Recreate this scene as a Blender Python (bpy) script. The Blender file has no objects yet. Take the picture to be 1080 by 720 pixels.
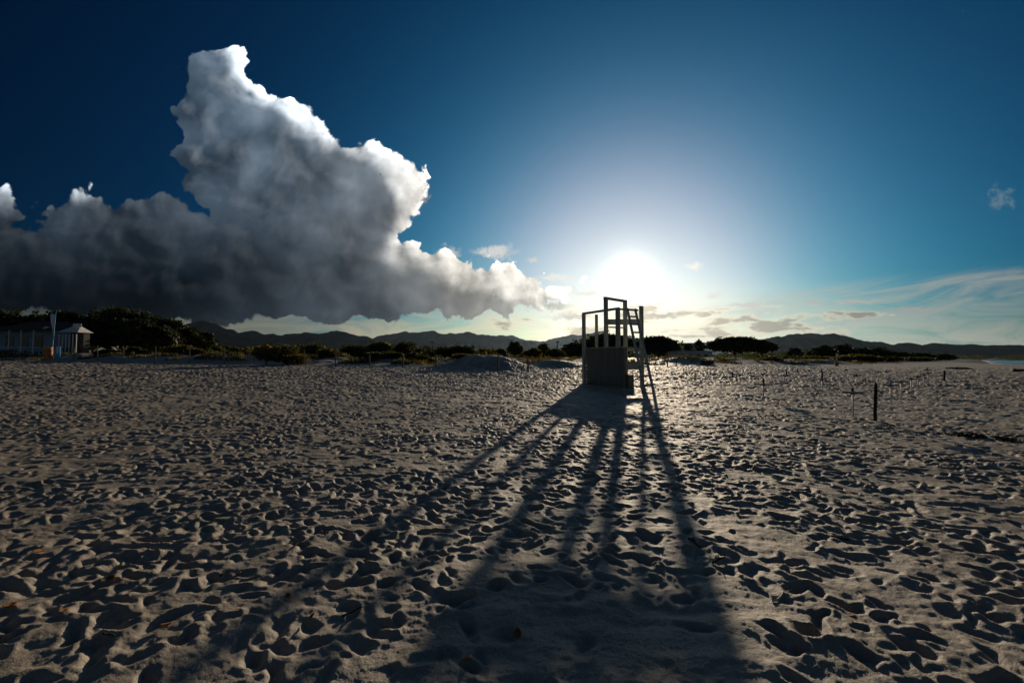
import bpy, bmesh, math, random
import numpy as np
from mathutils import Vector, Matrix

R = math.radians
sc = bpy.context.scene
col = sc.collection
rng = np.random.default_rng(11)
random.seed(7)

# ------------------------------------------------------------------ camera, sky, sun, exposure
EYE = 1.6
FP = 480.0                         # focal length in photo pixels (16 mm on full frame)
PITCH = math.atan(18.0 / FP)
HZ = 378.0
cam_d = bpy.data.cameras.new('camera')
cam = bpy.data.objects.new('camera', cam_d)
col.objects.link(cam)
cam_d.sensor_width = 36.0
cam_d.lens = 16.0
cam_d.clip_start = 0.05
cam_d.clip_end = 60000
cam.location = (0, 0, EYE)
cam.rotation_euler = (R(90) + PITCH, 0, 0)
sc.camera = cam


def pix_dir(px, py):
    vx, vz = (px - 540) / FP, (360 - py) / FP
    y = math.cos(PITCH) - vz * math.sin(PITCH)
    z = math.sin(PITCH) + vz * math.cos(PITCH)
    return Vector((vx, y, z)).normalized()


SUN_DIR = pix_dir(664, 292)
SUN_EL = math.asin(SUN_DIR.z)
SUN_AZ = math.atan2(SUN_DIR.x, SUN_DIR.y)
sun_d = bpy.data.lights.new('sun', 'SUN')
sun_d.energy = 3.7
sun_d.angle = R(0.55)
sun_d.color = (1.0, 0.81, 0.59)
sun = bpy.data.objects.new('sun', sun_d)
col.objects.link(sun)
sun.rotation_euler = (-SUN_DIR).to_track_quat('-Z', 'Y').to_euler()
sun.location = (0, 0, 60)

sc.view_settings.view_transform = 'Standard'
sc.view_settings.look = 'None'
sc.view_settings.gamma = 1
sc.view_settings.exposure = 0.0
sc.view_settings.use_curve_mapping = False
sc.cycles.use_denoising = True
sc.cycles.use_adaptive_sampling = True
sc.cycles.adaptive_threshold = 0.02
sc.cycles.max_bounces = 6
sc.cycles.diffuse_bounces = 3
sc.cycles.glossy_bounces = 2
sc.cycles.transmission_bounces = 3
sc.cycles.volume_bounces = 1
sc.cycles.transparent_max_bounces = 6
sc.cycles.sample_clamp_indirect = 4

world = bpy.data.worlds.new('World')
sc.world = world
world.use_nodes = True


class NB:
    """small helper that writes node maths"""
    def __init__(s, nt):
        s.nt = nt

    def n(s, kind, **kw):
        nd = s.nt.nodes.new(kind)
        for k, v in kw.items():
            setattr(nd, k, v)
        return nd

    def put(s, sock, v):
        if hasattr(v, 'links') or isinstance(v, bpy.types.NodeSocket):
            s.nt.links.new(v, sock)
        else:
            sock.default_value = v

    def m(s, op, a, b=None, c=None, clamp=False):
        nd = s.n('ShaderNodeMath', operation=op)
        nd.use_clamp = clamp
        s.put(nd.inputs[0], a)
        if b is not None:
            s.put(nd.inputs[1], b)
        if c is not None:
            s.put(nd.inputs[2], c)
        return nd.outputs[0]

    def v(s, op, a, b=None, scale=None):
        nd = s.n('ShaderNodeVectorMath', operation=op)
        s.put(nd.inputs[0], a)
        if b is not None:
            s.put(nd.inputs[1], b)
        if scale is not None:
            s.put(nd.inputs['Scale'], scale)
        return nd.outputs['Value'] if op in ('LENGTH', 'DOT_PRODUCT', 'DISTANCE') else nd.outputs[0]

    def xyz(s, x, y, z):
        nd = s.n('ShaderNodeCombineXYZ')
        for i, q in enumerate((x, y, z)):
            s.put(nd.inputs[i], q)
        return nd.outputs[0]

    def sep(s, v):
        nd = s.n('ShaderNodeSeparateXYZ')
        s.put(nd.inputs[0], v)
        return nd.outputs

    def step(s, x, a, b):
        nd = s.n('ShaderNodeMapRange', interpolation_type='SMOOTHSTEP')
        s.put(nd.inputs[0], x)
        nd.inputs[1].default_value, nd.inputs[2].default_value = a, b
        nd.inputs[3].default_value, nd.inputs[4].default_value = 0, 1
        return nd.outputs[0]

    def lin(s, x, a, b, c=0.0, d=1.0):
        nd = s.n('ShaderNodeMapRange')
        s.put(nd.inputs[0], x)
        for i, q in enumerate((a, b, c, d)):
            nd.inputs[i + 1].default_value = q
        return nd.outputs[0]

    def mix(s, f, a, b, mode='MIX'):
        nd = s.n('ShaderNodeMix', data_type='RGBA', blend_type=mode)
        s.put(nd.inputs[0], f)
        for sock, q in ((nd.inputs[6], a), (nd.inputs[7], b)):
            if isinstance(q, (tuple, list)):
                sock.default_value = tuple(q)[:3] + (1,)
            else:
                s.nt.links.new(q, sock)
        return nd.outputs[2]

    def noise(s, vec, scale, detail=3, rough=0.55, lac=2.0, dist=0.0, dim='3D'):
        nd = s.n('ShaderNodeTexNoise', noise_dimensions=dim)
        s.put(nd.inputs['Vector'], vec)
        nd.inputs['Scale'].default_value = scale
        nd.inputs['Detail'].default_value = detail
        nd.inputs['Roughness'].default_value = rough
        nd.inputs['Lacunarity'].default_value = lac
        nd.inputs['Distortion'].default_value = dist
        return nd

    def vor(s, vec, scale, detail=0.0, rough=0.5, dim='3D'):
        nd = s.n('ShaderNodeTexVoronoi', voronoi_dimensions=dim)
        s.put(nd.inputs['Vector'], vec)
        nd.inputs['Scale'].default_value = scale
        nd.inputs['Detail'].default_value = detail
        nd.inputs['Roughness'].default_value = rough
        return nd.outputs['Distance']


def uv(px, py):
    """direction through a photo point -> position on the sky chart (tangent of bearing and height, x480)"""
    d = pix_dir(px, py)
    return 480 * d.x / d.y, 480 * d.z / d.y


SUV = uv(664, 292)
# towering cumulus and its neighbours, each puff a place in the sky (bearing, height) and a size
PUFFS = [
    # tower
    (232, 84, 46, 46), (218, 130, 44, 50), (206, 158, 34, 34), (262, 122, 52, 46), (292, 140, 50, 44),
    (255, 180, 74, 70), (268, 215, 70, 56), (160, 250, 90, 56), (320, 185, 72, 62), (362, 196, 64, 58), (402, 206, 54, 50), (236, 74, 38, 30), (300, 132, 44, 38), (330, 250, 110, 80),
    # left bank
    (-30, 268, 100, 74), (85, 240, 50, 50), (130, 258, 90, 58), (175, 255, 60, 50), (4, 222, 26, 30),
    (220, 275, 80, 56), (60, 290, 160, 60), (190, 308, 120, 46),
    # long base to the right
    (400, 295, 100, 56), (470, 304, 90, 46), (515, 308, 66, 40), (548, 310, 44, 28), (330, 306, 180, 50), (590, 303, 34, 9),
]


def cloud_group():
    g = bpy.data.node_groups.new('cumulus_density', 'ShaderNodeTree')
    g.interface.new_socket('Chart', in_out='INPUT', socket_type='NodeSocketVector')
    g.interface.new_socket('Density', in_out='OUTPUT', socket_type='NodeSocketFloat')
    g.interface.new_socket('Body', in_out='OUTPUT', socket_type='NodeSocketFloat')
    g.interface.new_socket('Puff', in_out='OUTPUT', socket_type='NodeSocketFloat')
    b = NB(g)
    gi, go = b.n('NodeGroupInput'), b.n('NodeGroupOutput')
    p = gi.outputs[0]
    w1 = b.noise(p, 0.014, 2, 0.5, dim='2D').outputs['Color']
    w1 = b.v('SCALE', b.v('SUBTRACT', w1, (0.5, 0.5, 0.5)), scale=44.0)
    w2 = b.noise(p, 0.04, 3, 0.5, dim='2D').outputs['Color']
    w2 = b.v('SCALE', b.v('SUBTRACT', w2, (0.5, 0.5, 0.5)), scale=11.0)
    q = b.v('ADD', p, b.v('ADD', w1, w2))
    q = b.v('MULTIPLY', q, (1, 1, 0))
    acc = None
    for px, py, rx, ry in PUFFS:
        u, v = uv(px, py)
        d = b.v('MULTIPLY', b.v('SUBTRACT', q, (u, v, 0)), (1.0 / rx, 1.0 / ry, 0))
        f = b.m('SUBTRACT', 1.0, b.v('LENGTH', d))
        acc = f if acc is None else b.m('SMOOTH_MAX', acc, f, 0.18)
    # flat base
    uu, vv, _z = b.sep(p)
    base = b.m('ADD', 29.0, b.m('MULTIPLY', b.m('SUBTRACT', b.noise(p, 0.022, 3, 0.5, dim='2D').outputs[0], 0.5), 22.0))
    base = b.m('ADD', base, b.m('MULTIPLY', b.step(uu, -330, -520), 10.0))
    flat = b.m('MULTIPLY', b.m('SUBTRACT', vv, base), 0.022)
    acc = b.m('SMOOTH_MIN', acc, flat, 0.12)
    g.links.new(acc, go.inputs[1])
    # cauliflower relief
    big = b.m('MULTIPLY', b.m('SUBTRACT', 0.42, b.vor(b.v('ADD', p, b.v('SCALE', w1, scale=0.6)), 0.026, 1.0, 0.5, dim='2D')), 0.34)
    v1 = b.m('MULTIPLY', b.m('SUBTRACT', 0.42, b.vor(q, 0.05, 2.0, 0.5, dim='2D')), 0.25)
    v2 = b.m('MULTIPLY', b.m('SUBTRACT', b.noise(p, 0.09, 5, 0.56, dim='2D').outputs[0], 0.5), 0.12)
    mid = b.m('MULTIPLY', b.m('SUBTRACT', b.noise(p, 0.035, 3, 0.5, dim='2D').outputs[0], 0.5), 0.36)
    body = acc
    calm = b.m('MULTIPLY', b.lin(body, -0.22, 0.06, 0.1, 1.0), b.lin(body, 0.15, 0.45, 1.0, 0.35))                      # fewer stray scraps outside the body
    acc = b.m('ADD', acc, b.m('MULTIPLY', big, b.lin(body, -0.3, 0.1, 0.4, 1.0)))
    frag = b.m('MULTIPLY', b.step(uu, -170, 20), b.m('SUBTRACT', 0.62, b.noise(p, 0.032, 4, 0.6, dim='2D').outputs[0]))
    acc = b.m('SUBTRACT', acc, b.m('MULTIPLY', frag, 1.3))          # the thin end of the bank breaks into scraps
    g.links.new(b.m('ADD', b.m('ADD', acc, mid), b.m('ADD', b.m('MULTIPLY', v1, 0.95), b.m('MULTIPLY', v2, 0.6))), go.inputs[2])
    acc = b.m('ADD', acc, b.m('MULTIPLY', b.m('ADD', v1, v2), calm))
    acc = b.m('SMOOTH_MIN', acc, b.m('MULTIPLY', b.m('SUBTRACT', vv, b.m('ADD', base, b.m('MULTIPLY', v2, 14.0))), 0.016), 0.08)
    g.links.new(acc, go.inputs[0])
    return g


def build_world():
    nt = world.node_tree
    nt.nodes.clear()
    b = NB(nt)
    out = b.n('ShaderNodeOutputWorld')
    bg = b.n('ShaderNodeBackground')
    bg.inputs[1].default_value = 0.1
    nt.links.new(bg.outputs[0], out.inputs[0])
    sky = b.n('ShaderNodeTexSky', sky_type='NISHITA')
    sky.sun_disc = False
    sky.sun_elevation = SUN_EL
    sky.sun_rotation = SUN_AZ
    sky.altitude = 0
    sky.air_density = 1.0
    sky.dust_density = 0.6
    sky.ozone_density = 2.0
    d = b.v('NORMALIZE', b.n('ShaderNodeTexCoord').outputs['Generated'])
    x, y, z = b.sep(d)
    cosang = b.v('DOT_PRODUCT', d, tuple(SUN_DIR))
    ang = b.m('MULTIPLY', b.m('ARCCOSINE', b.m('MINIMUM', cosang, 0.999999)), 57.2958)

    def fall(deg, amp=1.0, floor=0.0):
        e = b.m('MULTIPLY', b.m('EXPONENT', b.m('MULTIPLY', ang, -1.0 / deg)), amp)
        return b.m('ADD', e, floor) if floor else e
    # ---- clear sky: very clean dry air, deep blue away from the sun

    def knee(amp, deg, pw):
        return b.m('DIVIDE', amp, b.m('ADD', 1.0, b.m('POWER', b.m('DIVIDE', ang, deg), pw)))
    dep = b.xyz(knee(0.46, 18.5, 4.4), knee(0.58, 29.0, 3.1), knee(0.78, 32.5, 2.7))
    g2 = b.m('DIVIDE', ang, 7.0)
    dip = b.m('SUBTRACT', 1.0, b.m('MULTIPLY', b.m('EXPONENT', b.m('MULTIPLY', b.m('MULTIPLY', g2, g2), -1.0)), 0.16))
    dep = b.v('SCALE', dep, scale=dip)
    dep = b.v('ADD', dep, b.v('SCALE', b.v('MULTIPLY', (1, 1, 1), (0.22, 0.235, 0.26)), scale=b.step(ang, 62, 105)))   # brighter again opposite the sun
    base = b.v('MULTIPLY', b.v('SCALE', sky.outputs[0], scale=0.1), dep)
    aur = b.m('ADD', fall(1.6, 1.3), fall(0.5, 16.0))
    clear = b.v('ADD', base, b.v('SCALE', b.v('MULTIPLY', (1, 1, 1), (1.0, 0.95, 0.86)), scale=aur))
    # ---- sky chart
    yy = b.m('MAXIMUM', y, 0.08)
    u = b.m('MULTIPLY', b.m('DIVIDE', x, yy), 480.0)
    v = b.m('MULTIPLY', b.m('DIVIDE', z, yy), 480.0)
    front = b.step(y, 0.1, 0.3)
    p = b.xyz(u, v, 0.0)
    near, near2 = fall(16.0), fall(30.0)
    # ---- low veil and streaks
    st = b.xyz(b.m('MULTIPLY', u, 0.2), v, 0.0)
    s1 = b.noise(st, 0.06, 6, 0.62, dist=0.5, dim='2D').outputs[0]
    strip = b.m('MULTIPLY', b.m('POWER', b.step(v, 95, 5), 1.2), b.step(s1, 0.12, 0.62))
    stripc = b.v('ADD', b.v('MULTIPLY', b.xyz(near, near, near), (0.95, 0.72, 0.40)),
                 b.v('MULTIPLY', b.xyz(near2, near2, near2), b.mix(b.step(u, 250, -40), (0.62, 0.72, 0.70), (0.92, 0.84, 0.62))))
    stripc = b.v('MINIMUM', stripc, (0.84, 0.78, 0.66))
    stripa = b.m('MULTIPLY', b.m('MULTIPLY', strip, b.m('ADD', 0.68, near2, clamp=True)), front)
    c1 = b.mix(stripa, clear, stripc)
    # cirrus fan to the right of the sun
    cu = b.m('SUBTRACT', u, 150)
    cv = b.m('SUBTRACT', v, b.m('ADD', 44.0, b.m('MULTIPLY', b.m('MAXIMUM', cu, 0.0), 0.125)))
    ci = b.xyz(b.m('MULTIPLY', u, 0.13), b.m('SUBTRACT', v, b.m('MULTIPLY', u, 0.17)), 0.0)
    s2 = b.noise(ci, 0.055, 7, 0.62, dist=0.7, dim='2D').outputs[0]
    fan = b.m('MULTIPLY', b.m('MULTIPLY', b.step(cv, 16, -4), b.step(cv, -70, -8)), b.step(u, 90, 300))
    fan = b.m('MULTIPLY', b.m('MULTIPLY', fan, b.step(s2, 0.30, 0.70)), front)
    cic = b.v('ADD', b.v('MULTIPLY', b.xyz(near2, near2, near2), (0.78, 0.80, 0.72)), (0.02, 0.035, 0.045))
    c2 = b.mix(b.m('MULTIPLY', fan, 0.85), c1, cic)
    # small grey flat clouds low over the hills, bright along their rims
    s3 = b.noise(b.xyz(b.m('MULTIPLY', u, 0.25), v, 0.0), 0.07, 6, 0.6, dim='2D').outputs[0]
    lowm = b.m('MULTIPLY', b.m('MULTIPLY', b.step(v, 72, 48), b.step(v, 10, 30)),
               b.m('MULTIPLY', b.step(u, -80, 30), b.step(u, 480, 330)))
    thr = b.m('ADD', s3, b.m('MULTIPLY', b.m('SUBTRACT', lowm, 1.0), 0.35))
    low = b.m('MULTIPLY', b.step(thr, 0.49, 0.60), front)
    edge = b.m('MULTIPLY', b.m('MULTIPLY', b.step(thr, 0.42, 0.50), b.step(thr, 0.60, 0.50)), front)
    lowc = b.v('ADD', b.v('MULTIPLY', b.xyz(near, near, near), (0.85, 0.70, 0.50)), (0.05, 0.065, 0.075))
    c3 = b.mix(b.m('MULTIPLY', edge, 0.55), c2, b.v('ADD', b.v('MULTIPLY', b.xyz(near2, near2, near2), (1.35, 1.2, 0.9)), (0.0, 0.0, 0.0)))
    c3 = b.mix(b.m('MULTIPLY', low, 0.85), c3, lowc)
    # little white scraps
    wv = b.v('SUBTRACT', b.noise(p, 0.085, 5, 0.62, dim='2D').outputs['Color'], (0.5, 0.5, 0.5))
    for (sx, sy, rx, ry, kk) in ((731, 281, 10, 5, 1.0), (752, 312, 13, 5, 0.8), (1055, 210, 15, 14, 0.07), (447, 212, 7, 7, 0.3),
                                 (522, 266, 27, 10, 0.75), (474, 266, 15, 7, 0.6), (588, 293, 24, 5, 0.9), (545, 292, 15, 6, 0.55), (562, 274, 9, 4, 0.7), (578, 322, 30, 7, 0.42), (604, 334, 34, 5, 0.62),
                                 (618, 309, 22, 4, 0.85), (702, 333, 26, 5, 0.5), (790, 322, 26, 3, 0.6), (905, 318, 34, 3, 0.42), (960, 326, 40, 3, 0.34)):
        cu_, cv_ = uv(sx, sy)
        dd = b.v('MULTIPLY', b.v('SUBTRACT', b.v('ADD', p, b.v('SCALE', wv, scale=ry * 3.2)), (cu_, cv_, 0)), (1 / rx, 1 / ry, 0))
        f = b.step(b.v('LENGTH', dd), 1.1, 0.1)
        c3 = b.mix(b.m('MULTIPLY', b.m('MULTIPLY', f, 0.8), front), c3, (1.0 * kk, 0.96 * kk, 0.88 * kk) if kk > 0.1 else (0.12, 0.20, 0.26))
    # ---- cumulus
    grp = cloud_group()
    tosun = b.v('SUBTRACT', (SUV[0], SUV[1], 0), p)
    dirs = b.v('NORMALIZE', b.v('ADD', b.v('NORMALIZE', tosun), (0.0, 0.7, 0)))

    def dens(off):
        nd = b.n('ShaderNodeGroup')
        nd.node_tree = grp
        q = p if off == 0 else b.v('ADD', p, b.v('SCALE', dirs, scale=off))
        b.put(nd.inputs[0], q)
        return nd.outputs
    (f0, s0, p0), (_f1, _s1, p1), (_f2, s2_, _p2) = dens(0), dens(11.0), dens(42.0)
    alpha = b.m('MULTIPLY', b.step(f0, 0.03, 0.12), front)
    thick = b.step(s0, 0.0, 0.5)
    rel = b.m('MULTIPLY', b.m('SUBTRACT', p0, p1), b.m('SUBTRACT', 2.0, b.m('MULTIPLY', thick, 1.25)))
    open_ = b.m('SUBTRACT', 1.0, b.step(b.m('SUBTRACT', s2_, b.m('MULTIPLY', b.m('SUBTRACT', near2, 0.25), 1.3)), -0.36, 0.14))       # how little cloud lies towards the sun
    hgt = b.step(v, 55, 280)
    side = b.m('POWER', b.m('MAXIMUM', b.m('SUBTRACT', near2, 0.17), 0.0), 1.3)
    blot = b.lin(b.noise(p, 0.016, 3, 0.5, dim='2D').outputs[0], 0.3, 0.7, 0.6, 1.45)
    amt = b.m('MULTIPLY', b.m('ADD', b.m('MULTIPLY', side, 0.80), b.m('MULTIPLY', hgt, 0.115)), blot)
    core = b.v('ADD', b.v('MULTIPLY', b.xyz(amt, amt, amt), b.mix(b.lin(near2, 0.2, 0.5), (0.70, 1.0, 1.35), (1.02, 1.0, 0.93))), (0.001, 0.0026, 0.0055))
    thin = b.m('MULTIPLY', b.m('SUBTRACT', 1.0, thick), 0.25)
    rel = b.m('MULTIPLY', rel, b.m('ADD', 0.30, b.m('MULTIPLY', open_, 1.9)))
    lf = b.m('ADD', b.m('MULTIPLY', b.m('POWER', open_, 1.4), 0.85), b.m('ADD', rel, b.m('MULTIPLY', thin, open_)))
    pw = b.m('ADD', b.m('ADD', 0.05, b.m('MULTIPLY', hgt, 0.62)), b.m('MULTIPLY', b.m('MAXIMUM', b.m('SUBTRACT', near2, 0.12), 0.0), 0.85))
    lf = b.m('MULTIPLY', b.m('MAXIMUM', lf, -0.03), pw)
    cc = b.v('ADD', core, b.v('MULTIPLY', b.xyz(lf, lf, lf), b.mix(b.lin(near2, 0.2, 0.42), (0.86, 0.95, 1.02), (1.0, 0.93, 0.82))))
    fin = b.mix(alpha, c3, cc)
    nt.links.new(b.v('SCALE', fin, scale=10.0), bg.inputs[0])
    world.cycles.sampling_method = 'MANUAL'
    world.cycles.sample_map_resolution = 512


build_world()


# ------------------------------------------------------------------ helpers
def tag(o, label=None, cat=None, group=None, kind=None):
    if label:
        o['label'] = label
    if cat:
        o['category'] = cat
    if group:
        o['group'] = group
    if kind:
        o['kind'] = kind
    return o


def empty(name, loc, rz=0.0):
    o = bpy.data.objects.new(name, None)
    o.empty_display_size = 0.3
    o.location = loc
    o.rotation_euler = (0, 0, rz)
    col.objects.link(o)
    return o


def np_mesh(name, V, F, mat, smooth=True, parent=None):
    me = bpy.data.meshes.new(name)
    V = np.ascontiguousarray(V, dtype=np.float32)
    F = np.ascontiguousarray(F, dtype=np.int32)
    k = F.shape[1]
    me.vertices.add(len(V))
    me.vertices.foreach_set('co', V.ravel())
    me.loops.add(F.size)
    me.loops.foreach_set('vertex_index', F.ravel())
    me.polygons.add(len(F))
    me.polygons.foreach_set('loop_start', np.arange(0, F.size, k, dtype=np.int32))
    me.polygons.foreach_set('use_smooth', np.full(len(F), smooth, dtype=bool))
    me.update(calc_edges=True)
    me.validate()
    me.materials.append(mat)
    o = bpy.data.objects.new(name, me)
    col.objects.link(o)
    if parent:
        o.parent = parent
    return o


def bm_obj(name, bm, mat, parent=None, bevel=0.0, smooth=False):
    if bevel > 0:
        bmesh.ops.bevel(bm, geom=list(bm.edges), offset=bevel, segments=1, affect='EDGES', clamp_overlap=True)
    bmesh.ops.recalc_face_normals(bm, faces=list(bm.faces))
    me = bpy.data.meshes.new(name)
    bm.to_mesh(me)
    bm.free()
    if smooth:
        me.polygons.foreach_set('use_smooth', [True] * len(me.polygons))
    me.materials.append(mat)
    o = bpy.data.objects.new(name, me)
    col.objects.link(o)
    if parent:
        o.parent = parent
    return o


def add_box(bm, c, size, mat3=None):
    r = bmesh.ops.create_cube(bm, size=1.0)
    for vtx in r['verts']:
        p = Vector((vtx.co.x * size[0], vtx.co.y * size[1], vtx.co.z * size[2]))
        if mat3 is not None:
            p = mat3 @ p
        vtx.co = p + Vector(c)


def add_beam(bm, p0, p1, w, d, up=Vector((0, 0, 1))):
    p0, p1 = Vector(p0), Vector(p1)
    ax = (p1 - p0)
    L = ax.length
    ax.normalize()
    s = ax.cross(up)
    if s.length < 1e-3:
        s = ax.cross(Vector(BDIR))
    s.normalize()
    t = s.cross(ax)
    m3 = Matrix((s, t, ax)).transposed()
    add_box(bm, (p0 + p1) / 2, (w, d, L), m3)


def add_tube(bm, pts, radii, seg=10, cap=True):
    rings = []
    n = len(pts)
    for i in range(n):
        p = Vector(pts[i])
        a = Vector(pts[max(i - 1, 0)])
        c = Vector(pts[min(i + 1, n - 1)])
        t = (c - a).normalized()
        ref = Vector((0, 0, 1)) if abs(t.z) < 0.9 else Vector((1, 0, 0))
        s = t.cross(ref).normalized()
        q = s.cross(t)
        rings.append([bm.verts.new(p + (s * math.cos(2 * math.pi * k / seg) + q * math.sin(2 * math.pi * k / seg)) * radii[i])
                      for k in range(seg)])
    for i in range(n - 1):
        for k in range(seg):
            bm.faces.new((rings[i][k], rings[i][(k + 1) % seg], rings[i + 1][(k + 1) % seg], rings[i + 1][k]))
    if cap:
        bm.faces.new(rings[0][::-1])
        bm.faces.new(rings[-1])


def add_lathe(bm, prof, seg=20, c=(0, 0, 0)):
    rings = []
    for r, z in prof:
        rings.append([bm.verts.new((c[0] + r * math.cos(2 * math.pi * k / seg), c[1] + r * math.sin(2 * math.pi * k / seg), c[2] + z))
                      for k in range(seg)])
    for i in range(len(prof) - 1):
        for k in range(seg):
            bm.faces.new((rings[i][k], rings[i][(k + 1) % seg], rings[i + 1][(k + 1) % seg], rings[i + 1][k]))
    bm.faces.new(rings[0][::-1])
    bm.faces.new(rings[-1])


# ---- numpy gradient noise
_perm = rng.permutation(512).astype(np.int64)
_perm = np.concatenate([_perm, _perm, _perm[:8]])
_ga = rng.uniform(0, 2 * np.pi, 512)
_gx, _gy = np.cos(_ga), np.sin(_ga)


def perlin(x, y, seed=0):
    x = np.asarray(x, dtype=np.float64) + seed * 17.31
    y = np.asarray(y, dtype=np.float64) + seed * 9.17
    xi, yi = np.floor(x).astype(np.int64), np.floor(y).astype(np.int64)
    xf, yf = x - xi, y - yi
    u = xf * xf * xf * (xf * (xf * 6 - 15) + 10)
    w = yf * yf * yf * (yf * (yf * 6 - 15) + 10)

    def gr(ix, iy, fx, fy):
        h = _perm[(_perm[ix & 511] + iy) & 511]
        return _gx[h] * fx + _gy[h] * fy
    a = gr(xi, yi, xf, yf)
    b_ = gr(xi + 1, yi, xf - 1, yf)
    c = gr(xi, yi + 1, xf, yf - 1)
    d = gr(xi + 1, yi + 1, xf - 1, yf - 1)
    return (a + u * (b_ - a)) * (1 - w) + (c + u * (d - c)) * w


def fbm(x, y, oct=4, seed=0, gain=0.5):
    s, a, f = 0, 1.0, 1.0
    for i in range(oct):
        s = s + a * perlin(x * f, y * f, seed + i)
        a *= gain
        f *= 2.03
    return s


def sstep(x, a, b):
    t = np.clip((x - a) / (b - a), 0, 1)
    return t * t * (3 - 2 * t)


# ------------------------------------------------------------------ materials
def mat_new(name):
    m = bpy.data.materials.new(name)
    m.use_nodes = True
    nt = m.node_tree
    b = NB(nt)
    return m, b, nt.nodes['Principled BSDF'], nt.nodes['Material Output']


def simple(name, colr, rough=0.7, var=0.25, scale=6.0, bump=0.0, spec=0.3, stretch=(1, 1, 1)):
    m, b, pr, out = mat_new(name)
    co = b.n('ShaderNodeTexCoord').outputs['Object']
    co = b.v('MULTIPLY', co, stretch)
    n1 = b.noise(co, scale, 5, 0.6).outputs[0]
    c0 = tuple(c * (1 - var) for c in colr)
    c1 = tuple(min(1, c * (1 + var)) for c in colr)
    b.put(pr.inputs['Base Color'], b.mix(b.step(n1, 0.3, 0.7), c0, c1))
    pr.inputs['Roughness'].default_value = rough
    pr.inputs['Specular IOR Level'].default_value = spec
    if bump > 0:
        bp = b.n('ShaderNodeBump')
        bp.inputs['Strength'].default_value = 0.6
        bp.inputs['Distance'].default_value = bump
        b.put(bp.inputs['Height'], b.noise(co, scale * 4, 4, 0.6).outputs[0])
        b.put(pr.inputs['Normal'], bp.outputs[0])
    return m


def sand_mat():
    m, b, pr, out = mat_new('sand')
    co = b.n('ShaderNodeNewGeometry').outputs['Position']
    n1 = b.noise(co, 1.3, 4, 0.6).outputs[0]
    n2 = b.noise(co, 170.0, 2, 0.7).outputs[0]
    n3 = b.noise(co, 31.0, 3, 0.7).outputs[0]
    c = b.mix(b.step(n1, 0.3, 0.7), (0.30, 0.258, 0.20), (0.39, 0.34, 0.268))
    c = b.mix(b.step(n2, 0.25, 0.75), b.v('SCALE', c, scale=0.72), b.v('SCALE', c, scale=1.16))
    c = b.mix(b.step(n3, 0.66, 0.74), c, (0.13, 0.10, 0.07))
    # wet sand by the water
    x, y, z = b.sep(co)
    wet = b.step(z, -0.35, -0.75)
    c = b.mix(wet, c, (0.12, 0.10, 0.08))
    # scrubby turf on the land behind the beach
    far = b.step(y, 95, 140)
    g = b.noise(co, 0.35, 5, 0.65).outputs[0]
    c = b.mix(b.m('MULTIPLY', far, b.step(g, 0.36, 0.52)), c, (0.055, 0.062, 0.028))
    b.put(pr.inputs['Base Color'], c)
    pr.inputs['Roughness'].default_value = 0.66
    pr.inputs['Specular IOR Level'].default_value = 0.32
    bp = b.n('ShaderNodeBump')
    bp.inputs['Strength'].default_value = 0.55
    bp.inputs['Distance'].default_value = 0.02
    h = b.m('ADD', b.m('MULTIPLY', b.noise(co, 55.0, 5, 0.7).outputs[0], 1.0), b.m('MULTIPLY', n2, 0.35))
    b.put(bp.inputs['Height'], h)
    b.put(pr.inputs['Normal'], bp.outputs[0])
    return m


def foliage(name, ca, cb, scale=0.8, trans=0.25):
    m, b, pr, out = mat_new(name)
    co = b.n('ShaderNodeNewGeometry').outputs['Position']
    n1 = b.noise(co, scale, 4, 0.65).outputs[0]
    c = b.mix(b.step(n1, 0.35, 0.66), ca, cb)
    b.put(pr.inputs['Base Color'], c)
    pr.inputs['Roughness'].default_value = 0.7
    pr.inputs['Specular IOR Level'].default_value = 0.15
    tr = b.n('ShaderNodeBsdfTranslucent')
    b.put(tr.inputs[0], b.v('MULTIPLY', c, (1.25, 1.2, 0.55)))
    mx = b.n('ShaderNodeMixShader')
    mx.inputs[0].default_value = trans
    b.nt.links.new(pr.outputs[0], mx.inputs[1])
    b.nt.links.new(tr.outputs[0], mx.inputs[2])
    b.nt.links.new(mx.outputs[0], out.inputs[0])
    return m


def water_mat():
    m, b, pr, out = mat_new('sea_water')
    co = b.n('ShaderNodeNewGeometry').outputs['Position']
    co2 = b.v('MULTIPLY', co, (1.0, 1.0, 1.0))
    pr.inputs['Base Color'].default_value = (0.012, 0.075, 0.115, 1)
    pr.inputs['Roughness'].default_value = 0.22
    bp = b.n('ShaderNodeBump')
    bp.inputs['Strength'].default_value = 0.9
    bp.inputs['Distance'].default_value = 0.35
    b.put(bp.inputs['Height'], b.noise(co2, 0.5, 5, 0.6).outputs[0])
    b.put(pr.inputs['Normal'], bp.outputs[0])
    return m


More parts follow.
